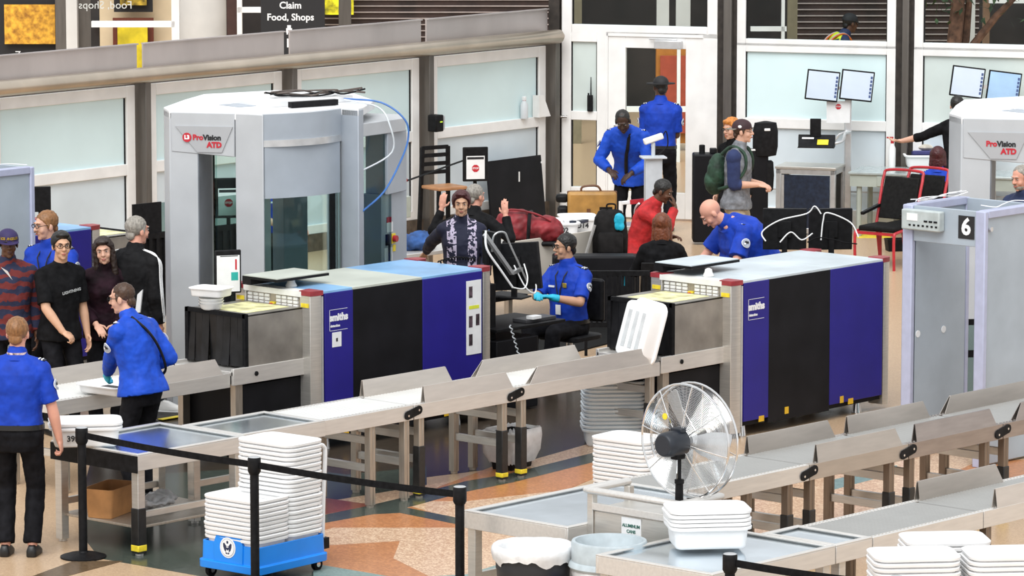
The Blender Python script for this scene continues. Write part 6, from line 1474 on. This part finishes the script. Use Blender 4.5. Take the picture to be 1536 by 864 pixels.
person('person with grey hair in a black track jacket with white sleeve stripes, seen from behind',152,1.82,at_px=(205,325),sk='pink',hair='grey',hs='short',shirt=JBK,sleeve='long',jacket=1,tucked=False,head=(-22,0,0),extra=x7,fat=1.05,shirt_name='jacket')
# 8 woman with floral top
FLO=bpy.data.materials.new('floral_navy'); FLO.use_nodes=True; nt=FLO.node_tree; bs=nt.nodes['Principled BSDF']; tc=nt.nodes.new('ShaderNodeTexCoord'); vz=nt.nodes.new('ShaderNodeTexNoise'); vz.inputs['Scale'].default_value=26; vz.inputs['Detail'].default_value=2
sx=nt.nodes.new('ShaderNodeSeparateXYZ'); ab=nt.nodes.new('ShaderNodeMath'); ab.operation='ABSOLUTE'; s1=nt.nodes.new('ShaderNodeMath'); s1.operation='SUBTRACT'; s1.inputs[1].default_value=.10; a2=nt.nodes.new('ShaderNodeMath'); a2.operation='ABSOLUTE'; lt=nt.nodes.new('ShaderNodeMath'); lt.operation='LESS_THAN'; lt.inputs[1].default_value=.045
gt=nt.nodes.new('ShaderNodeMath'); gt.operation='GREATER_THAN'; gt.inputs[1].default_value=.50; ml=nt.nodes.new('ShaderNodeMath'); ml.operation='MULTIPLY'; mx=nt.nodes.new('ShaderNodeMix'); mx.data_type='RGBA'; mx.inputs[6].default_value=(.010,.012,.035,1); mx.inputs[7].default_value=(.52,.46,.60,1)
L=nt.links; L.new(tc.outputs['Object'],vz.inputs['Vector']); L.new(tc.outputs['Object'],sx.inputs[0]); L.new(sx.outputs['X'],ab.inputs[0]); L.new(ab.outputs[0],s1.inputs[0]); L.new(s1.outputs[0],a2.inputs[0]); L.new(a2.outputs[0],lt.inputs[0]); L.new(vz.outputs['Fac'],gt.inputs[0]); L.new(lt.outputs[0],ml.inputs[0]); L.new(gt.outputs[0],ml.inputs[1]); L.new(ml.outputs[0],mx.inputs['Factor']); L.new(mx.outputs[2],bs.inputs['Base Color']); bs.inputs['Roughness'].default_value=.8
person('person with short dark red hair in navy floral top behind the left x-ray machine',4,1.70,at_px=(692,288),sk='asian',hair='darkred',hs='crop',female=True,fat=1.12,shirt=FLO,sleeve='long',jacket=1,tucked=False,head=(-4,0,0),R_=dict(px=(632,386,1.02),hint=(.8,-.4,-.3)),L_=dict(w=(-.20,.26,1.02)),shirt_name='top')
# 9 man with raised hands
person('person with grey hair and black top raising both hands, behind the floral-top woman',160,1.64,at_px=(713,277),sk='pink',hair='grey',shirt=JBK,sleeve='long',tucked=False,head=(-25,0,0),R_=dict(w=(.34,.06,1.46),hint=(.6,-.2,-1),d=(-.1,0,1),n=(0,1,0),curl=20),L_=dict(w=(-.36,.06,1.50),hint=(-.6,-.2,-1),d=(.1,0,1),n=(0,1,0),curl=20),shirt_name='top')
# 10 seated officer
so_=person('person with dark hair, glasses and cyan gloves in royal blue uniform seated at the console',-38,1.78,at_px=(848,351),lean=2,sit=.53,sk='olive',hair='black',hs='short',uniform=True,glasses=True,fat=1.06,head=(-30,2,0),gloves='RL',beard=None,L_=dict(w=(-.10,.37,.82),hint=(-.8,-.5,-.6),n=(0,0,-1),curl=30),R_=dict(w=(.06,.40,.83),hint=(.8,-.4,-.6),n=(0,0,-1),curl=30),extra=lambda r,k:MB().caps(k['HM']@V(-.012,.088,-.085),k['HM']@V(.012,.088,-.085),.008,.008,8).build('goatee',HR['black'],r))
t=thing('office_chair','black office chair under the seated officer','chair',so_.location,so_.rotation_euler[2])
MB().rrect(.48,.46,.08,[(-.02,.40),(0,.41),(0,.44),(-.02,.45)]).build('seat',BLK,t); b=MB(); b.rrect(.44,.06,.03,[(-.02,.55),(0,.57),(0,.93),(-.02,.95)],M=Matrix.Translation((0,-.24,0))); b.build('backrest',BLK,t)
MB().cyl((0,0,.08),(0,0,.40),.03).build('gas_lift',CHROME,t); MB().bar((0,-.24,.42),(0,-.27,.62),.05,.02).build('back_bracket',BLK,t)
for i in range(5): a=R(72*i); f=MB(); f.bar((0,0,.09),(.28*math.cos(a),.28*math.sin(a),.06),.04,.03); ba=f.build('base_spoke',BLK,t); MB().cyl((.28*math.cos(a),.28*math.sin(a)-.02,.03),(.28*math.cos(a),.28*math.sin(a)+.02,.03),.03).build('castor',RUB,ba)
# 11 bending officer
person('person with shaved head in open blue uniform jacket bending over the tan suitcase',-14,1.86,at_px=(932,168),lean=37,sk='dark',hair='black',hs='buzz',shirt=UJ,sleeve='long',jacket=1,uniform='plain',head=(8,20,6),R_=dict(w=(.14,.44,.98),hint=(.7,-.5,-.2),curl=35),L_=dict(w=(-.10,.46,.95),hint=(-.7,-.5,-.2),curl=35,d=(.6,.5,-.5)),tucked=False,shirt_name='jacket',extra=lambda r,k:strip(r,[k['sp'](-.05,.04,.55),k['sp'](-.03,.14,.42),k['sp'](0,.15,.28),k['sp'](.02,.15,.05)],'dark_tie',BLK,.02))
# 12 officer at the door
CAPB=mat('cap_black',(.010,.010,.012),.7)
person('person in royal blue uniform and dark flat-brimmed cap seen from behind at the white door',170,1.84,at_px=(991,115),sk='brown',hair='black',hs='buzz',uniform='plain',fat=1.04,cap=(CAPB,CAPB,1),head=(25,0,0),R_=dict(w=(.12,.30,1.10),hint=(.25,-1,-.3)),L_=dict(w=(-.12,.30,1.10),hint=(-.25,-1,-.3)),extra=lambda r,k:MB().loft([[k['HM']@V(.165*math.cos(t),-.012+.15*math.sin(t),z) for t in [2*PI*i/32 for i in range(32)]] for z in (.036,.048)]).build('flat_brim',CAPB,r))
# 13 red sweater man
REDS=mat('red_sweater',(.42,.015,.018),.8,0,.15,14)
def seat_for(p,label,m=None):
    t=thing('visitor_chair',label,'chair',(p.location.x,p.location.y,0),p.rotation_euler[2])
    z=.40
    MB().box(-.22,.22,-.18,.24,z-.04,z).build('seat',m or BLK,t,bevel=.015); b=MB(); b.loft([[(-.21,-.20,z+.1),(.21,-.20,z+.1),(.21,-.23,z+.1),(-.21,-.23,z+.1)],[(-.2,-.25,z+.42),(.2,-.25,z+.42),(.2,-.28,z+.42),(-.2,-.28,z+.42)]]); b.build('backrest',m or BLK,t,bevel=.008)
    for s_ in (-1,1):
        f=MB(); f.tube(smooth_path([(s_*.22,.22,0),(s_*.22,.22,z-.06),(s_*.22,-.2,z-.05),(s_*.22,-.26,z+.3)],5),.013,8); f.tube([(s_*.22,-.2,z-.05),(s_*.22,-.24,0)],.013,8); f.build('leg_frame',CHROME,t)
p=person('person in red sweater holding a hand to the nose, partly behind the pale camera post',72,1.76,at_px=(1000,271),lean=24,sit=.50,sk='brown',hair='black',hs='short',shirt=REDS,sleeve='long',jacket=1,tucked=False,head=(0,14,0),R_=dict(w=(.03,.43,.985),hint=(.6,.3,-1),d=(-.2,-.25,1),n=(0,-1,0),curl=45),L_=dict(w=(-.08,.36,.66)),extra=lambda r,k:strip(r,[k['sp'](.12,-.12,.50),k['sp'](.0,-.155,.40),k['sp'](-.14,-.13,.25)],'white_strap',PAPER,.012),shirt_name='sweater')
seat_for(p,'chair under the person in the red sweater')
# 14 woman with reddish hair seen from behind
p=person('person with long auburn hair in black top seen from behind, seated right of the backpack',178,1.66,at_px=(993,321),lean=4,sit=.50,sk='fair',hair='auburn',hs='long',female=True,fat=1.16,shirt=TSH,sleeve='long',tucked=False,R_=dict(w=(.2,.35,.70)),L_=dict(w=(-.2,.35,.70)),shirt_name='top'); seat_for(p,'chair under the person with auburn hair')
# 15 bald officer
person('bald person in royal blue uniform bending forward behind the right x-ray machine',-72,1.90,at_px=(1054,304),lean=42,sk='pink',hair='brown',hs='bald',uniform='plain',fat=1.5,head=(-8,30,0),L_=dict(w=(-.26,.52,.86),hint=(-.7,-.3,.0)),R_=dict(w=(.2,.56,.88),hint=(.7,-.4,.1)),pz=.90)
# 16 young man with cap and backpack
RAG=mat('grey_marl',(.16,.17,.19),.8,0,.2,20); RNV=mat('raglan_navy',(.015,.028,.10),.8); KHA=mat('khaki',(.42,.34,.23),.8,0,.08,10); CAPM=mat('cap_maroon',(.035,.012,.016),.7); CAPG=mat('cap_grey_brim',(.20,.18,.15),.7); GRN=mat('backpack_green',(.012,.040,.022),.7,0,.3,10)
def x16(root,k):
    sp=k['sp']; c=MB()
    for sg in (1,-1):
        S,E,W,A,_=k['arms'][sg]; g=.022; c.ell(S,(.066+g,.06+g,.066+g)); c.caps(S,E,.058+g*.8,.050+g*.8); c.cyl(E,E.lerp(W,.30),.050+g*.7,.047+g*.6)
        c2=c
    link('navy_sleeves',bake(c,.0085,.014,.09,2),RNV,root,sharp=180)
    b=MB()
    for cc,r in ((sp(0,-.21,.26),(.15,.11,.20)),(sp(0,-.24,.16),(.14,.11,.14))): b.ell(cc,r)
    bo=link('backpack',bake(b,.009,.02,.08,2),GRN,root,sharp=180)
    for sg in (1,-1): strip(root,[sp(sg*.10,-.16,.46),sp(sg*.11,-.05,.555),sp(sg*.12,.09,.50),sp(sg*.14,.12,.34),sp(sg*.17,.02,.18),sp(sg*.12,-.16,.10)],'strap',GRN,.018,8,bo)
    q=MB(); q.ell((.0925,-.02,.055),(.004,.020,.016),12,8,k['HM']); q.build('cap_emblem',PAPER,root)
    strip(root,[k['HM']@V(.06,.10,.0),k['HM']@V(.082,.05,.008)],'glasses_temple',BLK,.003)
person('young person in grey shirt with navy sleeves, maroon cap and green backpack',72,1.80,at_px=(1114,180),sk='fair',hair='brown',shirt=RAG,sleeve='none',tucked=False,pants=KHA,hem=-.10,cap=(CAPM,CAPG,-1),head=(4,0,0),R_=dict(w=(.06,.25,1.09),hint=(.5,-1,-.5),curl=55,d=(-.4,1,-.2)),L_=dict(w=(-.04,.27,1.09),hint=(-.5,-1,-.5),curl=55,d=(.4,1,-.2)),extra=x16,jacket=.5)
# 17 woman with orange hair
person('person with orange hair and dark clothes behind the young person with the green backpack',-40,1.68,at_px=(1096,178),sk='fair',hair='orange',hs='bob',female=True,shirt=TSH,sleeve='long',tucked=False,head=(-6,6,0),shirt_name='top',glasses=True)
# 18 woman reaching
person('person with dark hair in black top reaching left for the white sanitizer bottle',168,1.72,at_px=(1436,144),sk='fair',hair='black',hs='bun',female=True,shirt=TSH,sleeve='half',tucked=False,head=(6,-4,0),L_=dict(w=(-.80,.10,1.16),hint=(-.2,-.4,-1),d=(-1,.1,.0),n=(0,0,1),curl=25),R_=dict(w=(.2,.2,1.0)),shirt_name='top')
# 19 dark red hair, blue uniform, seated
p=person('person with dark red hair in blue uniform seated behind the red chairs',172,1.60,at_px=(1407,221),lean=4,sit=.46,sk='fair',hair='darkred',hs='bob',female=True,fat=1.1,uniform='plain',R_=dict(w=(.2,.35,.7)),L_=dict(w=(-.2,.35,.7)),gloves='L'); seat_for(p,'chair under the person with dark red hair')
# 20 man in scanner two
NVY=mat('navy_polo',(.010,.022,.075),.7)
person('person with grey beard and navy shirt inside the second body scanner at the right edge',-42,1.78,at_px=(1530,249),sk='pink',hair='grey',hs='receding',beard='grey',shirt=NVY,head=(-8,10,0),fat=1.1)
# 21 worker in yellow vest
VST=mat('hi_vis_yellow',(.62,.72,.02),.6,0,.06); VOR=mat('hi_vis_orange',(.70,.13,.01),.5); VSI=mat('hi_vis_silver',(.40,.38,.40),.4)
def x21(root,k):
    sp=k['sp']
    c=MB(); secs=k['secs']
    rings=[]
    for z,w,dp,yo in secs[2:10]: rings.append([sp((w*1.05+.034)*math.cos(t),yo+(dp+.036)*math.sin(t),z) for t in [2*PI*i/28 for i in range(28)]])
    c.loft(rings); v=link('hi_vis_vest',bake(c,.010,.012,.1,2),VST,root,sharp=180)
    for sg in (1,-1):
        for o,m_,r in ((0,VSI,.016),(-.024,VOR,.010),(.024,VOR,.010)): strip(root,[sp(sg*(.10+o),-.165,.0),sp(sg*(.10+o),-.17,.25),sp(sg*(.10+o),-.155,.42),sp(sg*(.10+o),-.05,.54),sp(sg*(.10+o),.10,.50),sp(sg*(.10+o),.16,.3)],'reflective_stripe',m_,r,6,v)
person('person in yellow reflective vest seen through the window beyond the right partition',104,1.94,at_px=(1277,21),lean=26,sk='brown',hair='black',hs='short',shirt=NVY,sleeve='long',head=(10,0,0),cap=(CAPB,CAPB,1),extra=x21,fat=1.1)
# 22 officer behind the scanner
person('person in blue uniform seen through the curved glass of the left body scanner',48,1.80,at_px=(408,228),sk='pink',hair='brown',uniform=True,R_=dict(w=(.16,.34,1.08),hint=(.9,-.4,-.3)),L_=dict(w=(-.1,.36,1.05)))
# ================================================================ LIGHT
w=bpy.data.worlds.new('world'); bpy.context.scene.world=w; w.use_nodes=True
bg=w.node_tree.nodes['Background']; bg.inputs[0].default_value=(.96,.98,1,1); bg.inputs[1].default_value=1.0
sd=bpy.data.lights.new('roof_daylight','SUN'); sd.energy=2.7; sd.angle=R(50); sd.color=(1,.995,.98)
so=bpy.data.objects.new('roof_daylight',sd); C.objects.link(so); so.rotation_euler=(R(38),R(0),R(-62))
so.location=(-10,-12,14)
vs=bpy.context.scene.view_settings
bpy.context.scene.display_settings.display_device='sRGB'
vs.view_transform='Standard'; vs.look='None'; vs.gamma=1; vs.exposure=.10; vs.use_curve_mapping=False
